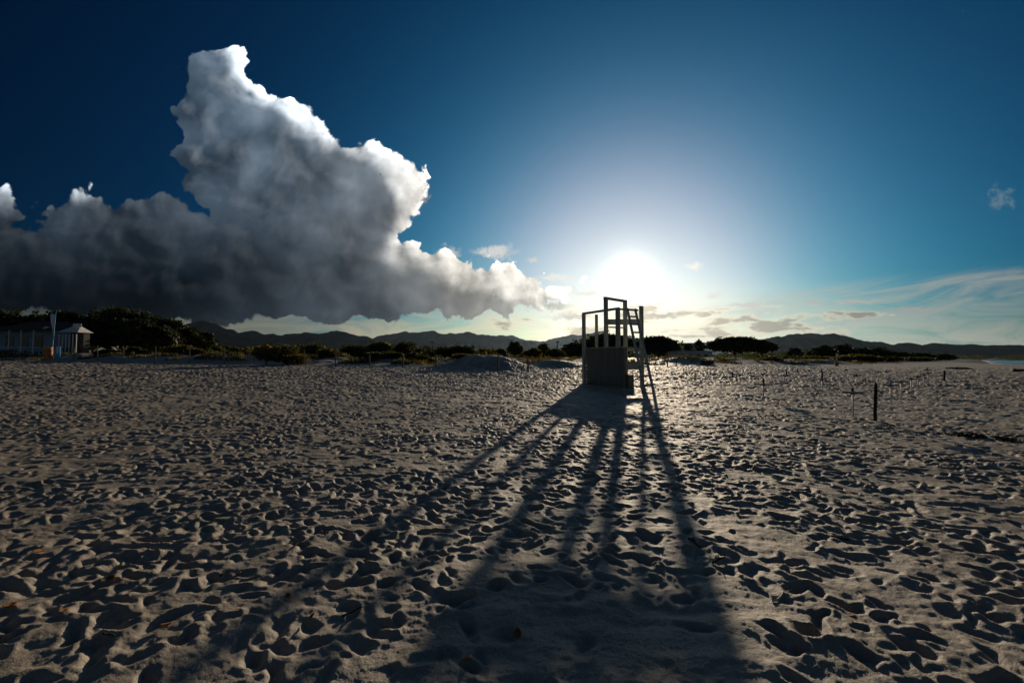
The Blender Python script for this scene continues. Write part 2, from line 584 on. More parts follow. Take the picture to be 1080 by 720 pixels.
M = {
    'sand': sand_mat(),
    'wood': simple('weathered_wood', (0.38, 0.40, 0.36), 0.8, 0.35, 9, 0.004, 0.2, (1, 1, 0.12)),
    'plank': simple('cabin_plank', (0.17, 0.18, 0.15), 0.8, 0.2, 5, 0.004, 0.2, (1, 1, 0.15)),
    'post': simple('grey_post_wood', (0.16, 0.145, 0.12), 0.85, 0.35, 11, 0.004, 0.2, (1, 1, 0.2)),
    'black': simple('tarred_wood', (0.018, 0.017, 0.016), 0.75, 0.4, 14, 0.004, 0.3, (1, 1, 0.2)),
    'white': simple('white_plastic', (0.62, 0.62, 0.60), 0.5, 0.08, 10),
    'disc': simple('table_board', (0.15, 0.145, 0.14), 0.4, 0.2, 8),
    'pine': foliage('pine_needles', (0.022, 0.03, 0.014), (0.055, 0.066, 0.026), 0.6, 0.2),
    'pine2': foliage('hazed_pine_needles', (0.04, 0.052, 0.03), (0.085, 0.10, 0.05), 0.6, 0.3),  # paler copy of the pine, sun haze put into its base colour
    'shrub': foliage('juniper_leaf', (0.035, 0.045, 0.02), (0.085, 0.09, 0.035), 1.2, 0.35),
    'olive': foliage('olive_scrub_leaf', (0.075, 0.07, 0.028), (0.16, 0.125, 0.045), 1.5, 0.4),
    'grass': foliage('dune_grass_blade', (0.07, 0.064, 0.028), (0.16, 0.135, 0.06), 0.7, 0.3),
    'bark': simple('pine_bark', (0.075, 0.055, 0.04), 0.9, 0.3, 6, 0.02),
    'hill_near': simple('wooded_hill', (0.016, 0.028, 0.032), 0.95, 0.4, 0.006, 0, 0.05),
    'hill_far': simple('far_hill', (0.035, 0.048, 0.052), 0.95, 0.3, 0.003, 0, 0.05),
    'water': water_mat(),
    'foam': simple('foam', (0.75, 0.77, 0.78), 0.6, 0.1, 0.7),
    'weed': simple('dry_seaweed', (0.06, 0.05, 0.038), 0.9, 0.4, 6, 0.03),
    'wall_blue': simple('pale_blue_paint', (0.24, 0.32, 0.40), 0.7, 0.12, 1.5),
    'wall_white': simple('white_paint', (0.62, 0.62, 0.60), 0.7, 0.08, 1.5),
    'roof_dark': simple('dark_reed_roof', (0.06, 0.055, 0.05), 0.9, 0.3, 5),
    'glass': simple('dark_window', (0.015, 0.018, 0.022), 0.15, 0.2, 2, 0, 0.6),
    'orange': simple('orange_paint', (0.42, 0.13, 0.03), 0.6, 0.25, 4),
    'brown': simple('rust_brown_paint', (0.55, 0.17, 0.03), 0.7, 0.35, 3),
    'yellow': simple('yellow_paint', (0.65, 0.42, 0.06), 0.6, 0.15, 4),
    'flag_blue': simple('blue_flag_cloth', (0.06, 0.32, 0.65), 0.8, 0.15, 3),
    'flag_pale': simple('pale_flag_cloth', (0.55, 0.62, 0.78), 0.8, 0.15, 2),
    'pole_blue': simple('cyan_pole', (0.04, 0.34, 0.46), 0.5, 0.1, 3),
    'stick': simple('bleached_stick', (0.55, 0.50, 0.42), 0.8, 0.2, 30, 0.002),
    'twig': simple('dark_twig', (0.05, 0.038, 0.028), 0.9, 0.3, 30, 0.002),
    'leaf': simple('dry_leaf', (0.30, 0.12, 0.035), 0.8, 0.4, 20),
    'rope': simple('rope', (0.14, 0.12, 0.09), 0.9, 0.2, 20),
    'stone': simple('stone_wall', (0.36, 0.34, 0.31), 0.9, 0.15, 1.0),
    'bird': simple('dark_feathers', (0.03, 0.03, 0.03), 0.9, 0.2, 10),
}


# ------------------------------------------------------------------ ground
def px_x(px, D):
    return (px - 540) / FP * D


def z_at(py, D):
    return EYE + (HZ - py) / FP * D


SHORE = np.array([(-200, 60), (0, 46), (125, 137), (400, 418), (760, 784), (900, 960)], float)
MOUNDS = [  # px centre, distance, half width px, half depth m, height m
    (516, 37.0, 48, 2.6, 0.85), (486, 39, 40, 2.5, 0.5), (588, 40.0, 34, 2.2, 0.6), (545, 46, 40, 3, 0.6), (640, 48, 40, 3, 0.5),
    (180, 56, 60, 3.2, 0.7), (245, 54, 60, 3.0, 0.8), (130, 58, 44, 3.0, 0.7), (100, 62, 40, 4.0, 0.9), (300, 53, 44, 2.6, 0.6),
    (355, 52, 26, 3, 0.7), (410, 50, 30, 3, 0.5), (720, 52, 34, 3.0, 0.5), (775, 60, 40, 4.0, 0.5), (860, 75, 40, 5, 0.6),
    (215, 64, 60, 5, 0.6), (20, 75, 90, 12, 1.0),
]


def front_dist(t):
    """distance where the beach meets the dune foot, by bearing t = x / y"""
    return np.interp(t, [-1.6, -1.1, -0.75, -0.45, -0.2, -0.05, 0.15, 0.4, 0.6, 0.85, 1.2],
                     [64, 58, 48, 44, 38, 34, 38, 44, 54, 90, 150])


def ground(x, y):
    x = np.asarray(x, float)
    y = np.asarray(y, float)
    t = x / np.maximum(y, 1.0)
    s = 0.0208 + (0.008 - 0.0208) * sstep(t, 0.36, 0.85)
    f = np.where(y < 50, y, 50 + 22 * (1 - np.exp(-np.maximum(y - 50, 0) / 22)))
    f = np.maximum(f, -25)
    z = s * f
    fd = front_dist(t)
    ramp = sstep(y, fd, fd + 7) * (1 - sstep(y, 400, 900))
    left = 1 - sstep(t, 0.3, 0.8)
    bump = fbm(x / 6.5, y / 6.5, 3, 5) * 0.45 + fbm(x / 2.1, y / 2.1, 3, 9) * 0.10
    z = z + ramp * ((0.12 + bump) * (0.35 + 0.65 * left))
    for px, D, hw, hd, h in MOUNDS:
        cx = px_x(px, D)
        wx = hw / FP * D * 0.8
        e = ((x - cx) / wx) ** 2 + ((y - D) / hd) ** 2
        z = z + h * np.exp(-e ** 1.35) * (1 + 0.25 * fbm(x / 1.8, y / 1.8, 2, 3))
    z = z + 0.05 * perlin(x / 5.0, y / 5.0, 2) + 0.10 * perlin(x / 14.0, y / 14.0, 4) * sstep(y, 4, 14) * (1 - sstep(y, 26, 40))
    # down to the water on the right
    xs = np.interp(y, SHORE[:, 0], SHORE[:, 1])
    d = x - xs
    wsea = sstep(d, -16, 10) * (1 - sstep(y, 700, 800))
    z = z * (1 - wsea) + (-2.4) * wsea
    far = sstep(y, 500, 1200)
    z = z * (1 - far) + 0.8 * far * (1 - wsea) + z * far * wsea
    return z


def gz(x, y):
    return float(ground(np.array([x]), np.array([y]))[0])


def blur(h, n):
    for _ in range(n):
        h[1:-1] = 0.25 * h[:-2] + 0.5 * h[1:-1] + 0.25 * h[2:]
        h[:, 1:-1] = 0.25 * h[:, :-2] + 0.5 * h[:, 1:-1] + 0.25 * h[:, 2:]
    return h


def tread(x0, x1, y0, y1, res, dens, keep, nblur):
    """trampled sand: thousands of overlapping footprints pressed one after another"""
    nx, ny = int((x1 - x0) / res), int((y1 - y0) / res)
    X, Y = np.meshgrid(x0 + np.arange(nx) * res, y0 + np.arange(ny) * res)
    h = (0.034 * perlin(X / 0.85, Y / 0.85, 21) + 0.018 * perlin(X / 0.30, Y / 0.30, 22) + 0.007 * perlin(X / 0.12, Y / 0.12, 23)).astype(np.float32)
    kern = []
    for k in range(160):
        a = rng.uniform(0, np.pi)
        shoe = k % 3 != 0
        L, W = (rng.uniform(0.075, 0.14), rng.uniform(0.035, 0.065)) if shoe else (rng.uniform(0.03, 0.085), rng.uniform(0.025, 0.06))
        n = int(math.ceil(0.22 / res))
        gx, gy = np.meshgrid(np.arange(-n, n + 1) * res, np.arange(-n, n + 1) * res)
        wx = 0.035 * perlin(gx / 0.11, gy / 0.11, 40 + k) + 0.012 * perlin(gx / 0.04, gy / 0.04, 240 + k)
        wy = 0.035 * perlin(gx / 0.11, gy / 0.11, 440 + k) + 0.012 * perlin(gx / 0.04, gy / 0.04, 640 + k)
        u = (gx + wx) * math.cos(a) + (gy + wy) * math.sin(a)
        v = -(gx + wx) * math.sin(a) + (gy + wy) * math.cos(a)
        if shoe:
            v = v * (1 + 0.22 * np.cos(u / L * 2.4))
        e = np.sqrt((u / L) ** 2 + (v / W) ** 2)
        soft = rng.uniform(0.15, 0.55)
        m = 1 - sstep(e, soft, 1.25)
        tilt = rng.uniform(-0.22, 0.22)
        dep = rng.uniform(0.012, 0.040) * (1.0 if shoe else 0.8)
        floor_ = -dep * (1 - 0.35 * np.clip(e, 0, 1.2) ** 2) + tilt * u
        ph = rng.uniform(0, 6.28)
        rim = np.exp(-((e - 1.28) / 0.26) ** 2) * rng.uniform(0.003, 0.012) * (0.8 + 0.9 * np.sin(np.arctan2(v, u) + ph))
        kern.append((n, m.astype(np.float32), floor_.astype(np.float32), rim.astype(np.float32)))
    N = int((x1 - x0) * (y1 - y0) * dens)
    px = rng.uniform(x0, x1, N)
    py = rng.uniform(y0, y1, N)
    ok = (np.abs(px) < 1.25 * np.maximum(py, 0) + 4) & (rng.uniform(0, 1, N) < keep(px, py))
    px, py = px[ok], py[ok]
    ix = ((px - x0) / res).astype(int)
    iy = ((py - y0) / res).astype(int)
    kk = rng.integers(0, len(kern), len(px))
    for i, j, k in zip(ix, iy, kk):
        n, m, fl, rim = kern[k]
        if i < n or j < n or i >= nx - n or j >= ny - n:
            continue
        S = h[j - n:j + n + 1, i - n:i + n + 1]
        lev = 0.55 * h[j, i]
        S += m * (lev + fl - S) + rim
    return blur(h, nblur), x0, y0, res


def keep_near(px, py):
    k = 0.55 + 0.8 * perlin(px / 1.7, py / 1.7, 33)
    smooth = np.exp(-(((px - 0.7) / 1.3) ** 2 + ((py - 2.6) / 1.2) ** 2))
    return np.clip(k, 0.15, 1) * (1 - 0.8 * smooth)


def keep_far(px, py):
    return np.clip(0.6 + 0.9 * perlin(px / 3.2, py / 3.2, 34), 0.2, 1)


T_NEAR = tread(-17, 17, 0.3, 14.2, 0.0125, 75, keep_near, 1)
T_FAR = tread(-76, 76, 0.0, 62.0, 0.04, 40, keep_far, 0)


def sample(T, x, y):
    h, x0, y0, res = T
    fx = np.clip((x - x0) / res, 0, h.shape[1] - 1.01)
    fy = np.clip((y - y0) / res, 0, h.shape[0] - 1.01)
    i, j = fx.astype(int), fy.astype(int)
    u, v = fx - i, fy - j
    return (h[j, i] * (1 - u) + h[j, i + 1] * u) * (1 - v) + (h[j + 1, i] * (1 - u) + h[j + 1, i + 1] * u) * v


def tramp(x, y):
    t = x / np.maximum(y, 0.5)
    wn = (1 - sstep(np.abs(x), 14, 16.5)) * (1 - sstep(y, 11.5, 13.8)) * sstep(y, 0.3, 0.9)
    fd = front_dist(t)
    wf = (1 - wn) * (1 - sstep(y, np.minimum(fd, 56), np.minimum(fd + 4, 61))) * (1 - sstep(np.abs(x), 68, 75)) * sstep(y, 0.0, 0.6)
    return wn * sample(T_NEAR, x, y) + wf * sample(T_FAR, x, y) * (1.5 + 2.0 * sstep(y, 13, 30))


def build_ground():
    rad = []
    r = 0.3
    while r < 9500:
        rad.append(r)
        k = 1.03 if r < 1.0 else (1.0042 if r < 14 else (1.0062 if r < 62 else (1.012 if r < 400 else 1.04)))
        r *= k
    rad = np.array(rad)
    dense = np.arange(-62, 62.01, 0.098)
    rest = np.arange(65, 297.1, 3.0)
    th = np.radians(np.concatenate([dense, rest]))
    RR, TT = np.meshgrid(rad, th, indexing='ij')
    x, y = RR * np.sin(TT), RR * np.cos(TT)
    z = ground(x, y)
    z = z + tramp(x, y)
    # loose crumbs of sand between the prints
    z = z + (0.006 * fbm(x / 0.09, y / 0.06, 4, 50, 0.6) + 0.010 * perlin(x / 0.5, y / 0.12, 57)) * (1 - sstep(RR, 6, 16))
    V = np.stack([x, y, z], -1).reshape(-1, 3)
    nr, nt = RR.shape
    V = np.concatenate([V, [[0, 0, float(z[0].mean())]]])
    i = np.arange(nr - 1)[:, None]
    j = np.arange(nt)[None, :]
    j2 = (j + 1) % nt
    F = np.stack([i * nt + j, (i + 1) * nt + j, (i + 1) * nt + j2, i * nt + j2], -1).reshape(-1, 4)[:, ::-1]
    o = np_mesh('sand', V, F, M['sand'])
    bm = bmesh.new()
    return tag(o, kind='structure')


build_ground()


def surf(x, y):
    a, b_ = np.array([x]), np.array([y])
    return float((ground(a, b_) + tramp(a, b_))[0])


# sea, with the foam line along the shore
def build_sea():
    ys = np.concatenate([np.linspace(-400, 0, 9), np.linspace(10, 820, 120)])
    V, F = [], []
    for k, yv in enumerate(ys):
        xs = np.interp(yv, SHORE[:, 0], SHORE[:, 1]) - 8
        V += [(xs, yv, -1.0), (xs + 6000, yv, -1.0)]
        if k:
            a = 2 * (k - 1)
            F.append((a, a + 1, a + 3, a + 2))
    o = np_mesh('sea', np.array(V), np.array(F), M['water'], False)
    tag(o, kind='structure')
    V, F = [], []
    ys = np.linspace(60, 720, 400)
    for k, yv in enumerate(ys):
        xs = np.interp(yv, SHORE[:, 0], SHORE[:, 1])
        # where the sand meets the water
        q = np.linspace(xs - 20, xs + 10, 240)
        zz = ground(q, np.full_like(q, yv))
        hit = q[np.argmin(np.abs(zz + 0.99))]
        w = 1.3 + 1.2 * math.sin(yv * 0.09) + 0.8 * math.sin(yv * 0.31 + 1)
        w = max(0.4, w) * (1 + yv / 250)
        V += [(hit - 0.4, yv, -0.93), (hit + 0.5 * w, yv, -0.86), (hit + w, yv, -0.97)]
        if k:
            a = 3 * (k - 1)
            F += [(a, a + 1, a + 4, a + 3), (a + 1, a + 2, a + 5, a + 4)]
    o = np_mesh('surf_foam', np.array(V), np.array(F), M['foam'], True)
    tag(o, kind='structure')


build_sea()


# ------------------------------------------------------------------ hills
def hill(name, prof, D, depth, mat, seed):
    prof = np.array(prof, float)
    px = np.arange(prof[0, 0], prof[-1, 0], 1.6)
    py = np.interp(px, prof[:, 0], prof[:, 1])
    k = np.ones(3) / 3
    pad = np.pad(py, 1, mode='edge')
    py = np.convolve(pad, k, mode='valid') + 2.4 * fbm(px / 14.0, px * 0 + seed + 0.37, 5, seed, 0.55)
    H = np.maximum((HZ - py) / FP * D, 0)
    edge = sstep(px, px[0], px[0] + 14) * (1 - sstep(px, px[-1] - 14, px[-1]))
    H = H * edge
    rows = np.linspace(-1, 1, 34)
    V = []
    for q in rows:
        y = D + q * depth
        x = (px - 540) / FP * D * (1 + 0.0 * q)
        sh = (1 - abs(q)) ** 0.9
        gul = 1 + 0.55 * (1 - sh) * fbm(x / (depth * 0.28), np.full_like(x, y / (depth * 0.5)), 4, seed + 3)
        V.append(np.stack([x, np.full_like(x, y), H * sh * gul + (EYE - 1.2) * sh - 2 * (1 - sh)], -1))
    V = np.array(V)
    nr, nc = V.shape[:2]
    i, j = np.arange(nr - 1)[:, None], np.arange(nc - 1)[None, :]
    F = np.stack([i * nc + j, i * nc + j + 1, (i + 1) * nc + j + 1, (i + 1) * nc + j], -1).reshape(-1, 4)
    o = np_mesh(name, V.reshape(-1, 3), F, mat, True)
    return tag(o, kind='structure')


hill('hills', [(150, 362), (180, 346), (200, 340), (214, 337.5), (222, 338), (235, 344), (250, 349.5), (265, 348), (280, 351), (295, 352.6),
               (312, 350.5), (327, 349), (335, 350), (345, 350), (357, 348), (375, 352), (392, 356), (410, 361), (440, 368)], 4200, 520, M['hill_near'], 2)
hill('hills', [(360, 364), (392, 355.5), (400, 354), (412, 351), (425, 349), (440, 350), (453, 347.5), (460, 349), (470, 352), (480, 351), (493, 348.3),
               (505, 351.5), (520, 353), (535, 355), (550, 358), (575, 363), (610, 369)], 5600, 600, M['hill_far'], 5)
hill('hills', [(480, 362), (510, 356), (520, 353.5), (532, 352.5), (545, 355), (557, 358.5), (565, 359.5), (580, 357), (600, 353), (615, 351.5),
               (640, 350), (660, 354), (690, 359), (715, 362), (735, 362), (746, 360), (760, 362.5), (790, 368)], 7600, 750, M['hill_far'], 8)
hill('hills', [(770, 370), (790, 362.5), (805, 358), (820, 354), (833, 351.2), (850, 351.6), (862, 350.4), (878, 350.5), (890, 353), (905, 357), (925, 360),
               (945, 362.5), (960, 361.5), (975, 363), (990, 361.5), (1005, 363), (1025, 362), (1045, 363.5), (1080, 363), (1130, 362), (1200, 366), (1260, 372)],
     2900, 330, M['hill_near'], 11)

# ------------------------------------------------------------------ lifeguard tower
N0 = Vector((4.78, 19.6, 0))
ADIR = Vector((-0.52, 0.854, 0)).normalized()
BDIR = Vector((ADIR.y, -ADIR.x, 0))
AL, BL = 2.46, 1.12


def build_tower():
    g0 = gz(N0.x, N0.y) - 0.02
    root = empty('lifeguard_tower', (N0.x, N0.y, g0))
    tag(root, 'tall wooden lifeguard tower with plank cabin, railed deck, high seat frame and leaning ladder', 'lifeguard tower')

    def P(a, b_, z):                     # local to the root: a along the long side, b along the short side, z world height
        q = ADIR * a + BDIR * b_
        return Vector((q.x, q.y, z - g0))
    m3 = Matrix((ADIR, BDIR, Vector((0, 0, 1)))).transposed()
    top = 2.06
    # cabin: boarded walls on the two long sides and the back end
    bm = bmesh.new()
    nb = 11
    bh = (top - g0 + 0.05) / nb
    for k in range(nb):
        zc = g0 - 0.05 + (k + 0.5) * bh
        for bb in (0.0, 0.46):
            ln = AL if bb == 0 else AL - 0.25
            add_box(bm, P(AL / 2 + (AL - ln) / 2, bb, zc), (ln, 0.05 + 0.004 * (k % 3), bh - 0.012), m3)
        add_box(bm, P(AL + 0.03, 0.23, zc), (0.05, 0.50, bh - 0.012), m3)
        add_box(bm, P(0.0 - 0.03, 0.03, zc), (0.05, 0.10, bh - 0.012), m3)
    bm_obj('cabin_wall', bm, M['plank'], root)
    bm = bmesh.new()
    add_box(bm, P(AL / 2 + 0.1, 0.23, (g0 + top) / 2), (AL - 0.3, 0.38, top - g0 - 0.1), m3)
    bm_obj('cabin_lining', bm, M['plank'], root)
    # deck
    bm = bmesh.new()
    for k in range(10):
        a = -0.06 + (k + 0.5) * (AL + 0.16) / 10
        add_box(bm, P(a, 0.30, top + 0.03), ((AL + 0.16) / 10 - 0.012, 0.76, 0.045), m3)
    bm_obj('deck', bm, M['wood'], root)

    def post(a, b_, z0, z1, w=0.11, name='post'):
        bm = bmesh.new()
        add_box(bm, P(a, b_, (z0 + z1) / 2), (w, w, z1 - z0), m3)
        return bm_obj(name, bm, M['wood'], root, 0.008)

    def beam(p, q, w=0.09, d=0.12, name='rail'):
        bm = bmesh.new()
        add_beam(bm, P(*p), P(*q), w, d)
        return bm_obj(name, bm, M['wood'], root, 0.006)
    zr = 3.74
    post(AL + 0.0, -0.09, g0 - 0.3, zr, 0.125)              # left corner
    post(0.20, -0.09, top, zr + 0.02, 0.14)               # near corner
    post(AL - 0.1, 0.62, top, zr - 0.02, 0.10)            # rear corner stub
    post(0.0, BL + 0.02, g0 - 0.3, 3.93, 0.13)            # tall right post
    beam((AL + 0.07, -0.09, zr + 0.0), (0.12, -0.09, zr + 0.03), 0.09, 0.10)
    beam((0.20, -0.02, zr + 0.01), (0.10, BL - 0.10, zr + 0.01), 0.07, 0.07)
    # seat frame
    s1 = (1.06, 0.02)
    s2 = (0.98, BL + 0.02)
    post(*s1, top, 4.34, 0.135, 'seat_post')
    post(*s2, g0 - 0.3, 4.30, 0.135, 'seat_post')
    beam((1.10, -0.04, 4.34), (0.98, BL + 0.10, 4.25), 0.11, 0.10, 'seat_top_rail')
    beam((1.06, -0.02, 3.25), (0.02, BL + 0.10, 3.23), 0.07, 0.25, 'arm_board')
    beam((AL - 0.1, 0.5, 2.84), (1.0, 0.1, 2.84), 0.10, 0.05, 'bench_board')
    beam((1.02, 0.12, 3.02), (1.00, BL - 0.02, 3.02), 0.24, 0.035, 'seat')
    # open lower bay on the right: step board and low chest
    beam((-0.02, 0.12, 1.26), (-0.02, BL - 0.02, 1.26), 0.05, 0.27, 'step_board')
    bm = bmesh.new()
    add_box(bm, P(0.02, 0.32, g0 + 0.27), (0.34, 0.30, 0.56), m3)
    bm_obj('step_chest', bm, M['plank'], root, 0.01)
    beam((0.03, BL - 0.05, 2.0), (0.98, BL - 0.03, 2.0), 0.07, 0.12, 'deck_beam')
    # ladder
    run = Vector((0.08, -2.3, 0))
    tops = [Vector((5.06, 19.9, 3.78)), Vector((5.46, 20.1, 3.78))]
    lad = []
    for k, tp in enumerate(tops):
        bt = Vector((tp.x, tp.y, 0)) + run
        bt.z = gz(bt.x, bt.y) - 0.12
        off = Vector((N0.x, N0.y, g0))
        lad.append((tp - off, bt - off))
        bm = bmesh.new()
        add_beam(bm, tp - off, bt - off, 0.075, 0.12)
        bm_obj('ladder_rail', bm, M['wood'], root, 0.006)
    for k in range(1, 10):
        f = k / 10
        p = lad[0][0].lerp(lad[0][1], f)
        q = lad[1][0].lerp(lad[1][1], f)
        e = (q - p).normalized() * 0.05
        bm = bmesh.new()
        add_beam(bm, p - e, q + e, 0.035, 0.075)
        bm_obj('rung', bm, M['wood'], root)


build_tower()


# ------------------------------------------------------------------ beach things
def parasol_stand(px, py_disc, D, w_px, stub, label, funnel=False):
    x = px_x(px, D)
    zg = surf(x, D)
    zd = max(z_at(py_disc, D), zg + 0.14)
    root = empty('parasol_stand', (x, D, zg), random.uniform(0, 6))
    tag(root, label, 'parasol stand', 'parasol stands on the beach')
    hd = zd - zg
    bm = bmesh.new()
    add_lathe(bm, [(0.017, -0.3), (0.017, hd - 0.02)], 12)
    bm_obj('pole', bm, M['white'], root, smooth=True)
    r = max(w_px / 2 / FP * D, 0.06) * (1.1 if funnel else 1.3)
    bm = bmesh.new()
    if funnel:
        add_lathe(bm, [(0.03, hd - 0.02 - r * 0.9), (r * 0.55, hd - 0.35 * r), (r, hd), (r, hd + 0.02)], 20)
    else:
        add_lathe(bm, [(0.035, hd - 0.055), (r * 0.35, hd - 0.022), (r * 0.96, hd - 0.018), (r, hd), (r * 0.985, hd + 0.03)], 24)
    bm_obj('table_disc', bm, M['disc'], root, smooth=False)
    if stub > 0:
        bm = bmesh.new()
        add_lathe(bm, [(0.030, hd + 0.02), (0.030, hd + stub), (0.018, hd + stub + 0.012)], 12)
        bm_obj('socket', bm, M['black'], root, smooth=True)
    return root


STANDS = [
    (898, 413.5, 11.6, 15.5, 0.10, 'parasol stand with the widest pale edged disc just left of the thick black post'),
    (938, 406, 14.6, 11, 0.06, 'parasol stand just right of the thick black post, nearest of the long row'),
    (949.5, 402.3, 16.4, 9.5, 0.04, 'parasol stand second from the black post in the long right row'),
    (960, 399.3, 18.4, 8, 0.04, 'parasol stand third from the black post in the long right row'),
    (967, 397, 20.4, 7, 0.05, 'parasol stand fourth from the black post in the long right row'),
    (973.5, 394.8, 22.4, 6, 0.05, 'parasol stand fifth from the black post in the long right row'),
    (978, 393.2, 24.6, 5, 0.04, 'parasol stand sixth from the black post in the long right row'),
    (977, 390, 27.5, 5.5, 0.10, 'parasol stand with knobbed top at the far end of the long right row'),
    (925.5, 392.2, 25.0, 5, 0.03, 'far parasol stand directly beyond the thick black post'),
    (934, 391.6, 26.5, 3.6, 0.06, 'small far parasol stand just right of the one beyond the black post'),
    (902.5, 395.8, 20.5, 5.5, 0.05, 'parasol stand with dark disc behind the widest pale edged one'),
    (892, 390, 30.0, 3.2, 0.03, 'small low dark parasol stand far behind the widest pale edged one'),
    (866.3, 400, 18.5, 6.5, 0.28, 'parasol stand with tall dark socket, nearer one of two in line right of the pines'),
    (866.3, 392.2, 25.5, 4.5, 0.16, 'parasol stand farther one of two in line right of the pines'),
    (804.5, 405, 15.5, 14, 0.20, 'parasol stand with wide bright rimmed disc and upright socket below the umbrella pines'),
    (804, 394, 26.0, 4.6, 0.0, 'parasol stand with dark funnel top behind the wide bright rimmed disc'),
    (829, 395.4, 23.5, 6.5, 0.24, 'parasol stand with thick dark stub on its disc right of the umbrella pines'),
    (840.5, 391.8, 28.0, 2.8, 0.20, 'parasol stand like a small dark knob below the right hill'),
    (772, 397.2, 22.5, 7.5, 0.24, 'parasol stand with thin upright socket below the left edge of the umbrella pines'),
    (780, 394.6, 25.5, 4.6, 0.0, 'parasol stand with dark funnel top just right of the thin upright one'),
    (732.5, 398.5, 21.5, 7.5, 0.22, 'parasol stand with disc and socket below the pale long house'),
    (718, 396.2, 24.0, 5, 0.0, 'parasol stand with dark funnel top nearest the tower on its right'),
    (853.5, 391.0, 29.0, 2.6, 0.05, 'tiny far parasol stand between the dark knob one and the two in line'),
]
for s in STANDS:
    parasol_stand(*s[:5], s[5], funnel=(s[4] == 0.0))


def black_post(px, py_top, py_base, D, r, label, pegs):
    x = px_x(px, D)
    zg = surf(x, D)
    H = z_at(py_top, D) - zg
    root = empty('mooring_post', (x, D, zg))
    tag(root, label, 'post')
    bm = bmesh.new()
    pts = [(0.0 - 0.04 * r, 0, -0.35), (0, 0, 0.25 * H), (0.02, 0.0, 0.6 * H), (0.035, 0, 0.93 * H), (0.035, 0, H)]
    add_tube(bm, pts, [r * 1.05, r, r * 0.98, r * 0.97, r * 0.6], 12)
    bm_obj('shaft', bm, M['black'], root, smooth=False)
    if pegs:
        bm = bmesh.new()
        add_tube(bm, [(-0.16, 0.0, 0.80 * H), (0.0, 0, 0.79 * H), (0.21, 0.02, 0.77 * H)], [0.010, 0.012, 0.008], 8)
        bm_obj('wire', bm, M['rope'], root)
        bm = bmesh.new()
        add_tube(bm, [(0.028, 0, H * 0.98), (0.03, 0, H + 0.06)], [0.012, 0.007], 8)
        bm_obj('spike', bm, M['rope'], root)


black_post(921, 403.5, 443, 11.0, 0.036, 'thick leaning black wooden post with a wire through it standing in the right sand', True)
black_post(994.8, 390.3, 401, 27.0, 0.05, 'slim dark post standing alone beyond the long row of parasol stands', False)

# fence posts along the dune foot
FP_LIST = [(78, 366, 57), (103, 365, 55), (130, 365, 53), (164, 365, 50.5), (200, 367, 49), (237, 366, 47), (281, 366.5, 45), (321, 368, 43.0),
           (354, 371, 42.0), (390, 374, 40.5), (425, 375, 39.0), (460, 374, 37.0), (525, 375, 33.4), (557, 377, 32.6), (704, 380, 41.0), (713, 379, 43), (739, 380, 45)]
ORD = ['first', 'second', 'third', 'fourth', 'fifth', 'sixth', 'seventh', 'eighth', 'ninth', 'tenth', 'eleventh', 'twelfth', 'thirteenth', 'fourteenth']
for i, (px, pt, D) in enumerate(FP_LIST):
    x = px_x(px, D)
    zg = surf(x, D)
    H = max(z_at(pt, D) - zg, 0.6)
    bm = bmesh.new()
    lean = random.uniform(-0.05, 0.05)
    rr = random.uniform(0.05, 0.075)
    add_tube(bm, [(0, 0, -0.4), (lean * 0.4, 0, H * 0.5), (lean, 0, H - 0.03), (lean, 0, H)], [rr, rr * 0.97, rr * 0.92, rr * 0.6], 9)
    o = bm_obj('fence_post', bm, M['post'], smooth=False)
    o.location = (x, D, zg)
    if i < 14:
        lab = 'weathered round dune post, %s from the left along the dune foot' % ORD[i]
    else:
        lab = 'weathered round dune post, %s one to the right of the tower' % ORD[i - 14]
    tag(o, lab, 'fence post', 'posts along the dune foot')


# ------------------------------------------------------------------ vegetation
def leaf_cloud(n, lobes, size, seed, flat=0.5):
    """n small leaf clumps spread through the lobes' volume; returns verts, quads"""
    r = np.random.default_rng(seed)
    vol = np.array([l[3] * l[4] * l[5] for l in lobes]) ** 0.75
    pick = r.choice(len(lobes), n, p=vol / vol.sum())
    L = np.array(lobes)[pick]
    d = r.normal(size=(n, 3))
    d /= np.linalg.norm(d, axis=1)[:, None]
    rad = r.uniform(0.35, 1, n) ** 0.45
    ph = seed * 3.1
    wob = 1 + 0.22 * np.sin(d[:, 0] * 5 + ph) * np.sin(d[:, 1] * 6 + ph * 2) + 0.16 * np.sin(d[:, 2] * 9 + d[:, 0] * 7 + ph) + r.normal(0, 0.05, n)
    P = L[:, :3] + d * L[:, 3:6] * (rad * wob)[:, None]
    nn = r.normal(size=(n, 3)) * np.array([1, 1, 1 / max(flat, .05)]) * 0.5 + d * 0.6
    nn /= np.linalg.norm(nn, axis=1)[:, None]
    a = np.cross(nn, r.normal(size=(n, 3)))
    a /= np.linalg.norm(a, axis=1)[:, None]
    b_ = np.cross(nn, a)
    s = (size * r.uniform(0.5, 1.35, n))[:, None]
    e = r.uniform(0.35, 0.8, n)[:, None]
    V = np.stack([P - a * s, P - b_ * s * e, P + a * s * 0.9, P + b_ * s * e], 1).reshape(-1, 3)
    F = np.arange(4 * n).reshape(-1, 4)
    return V, F


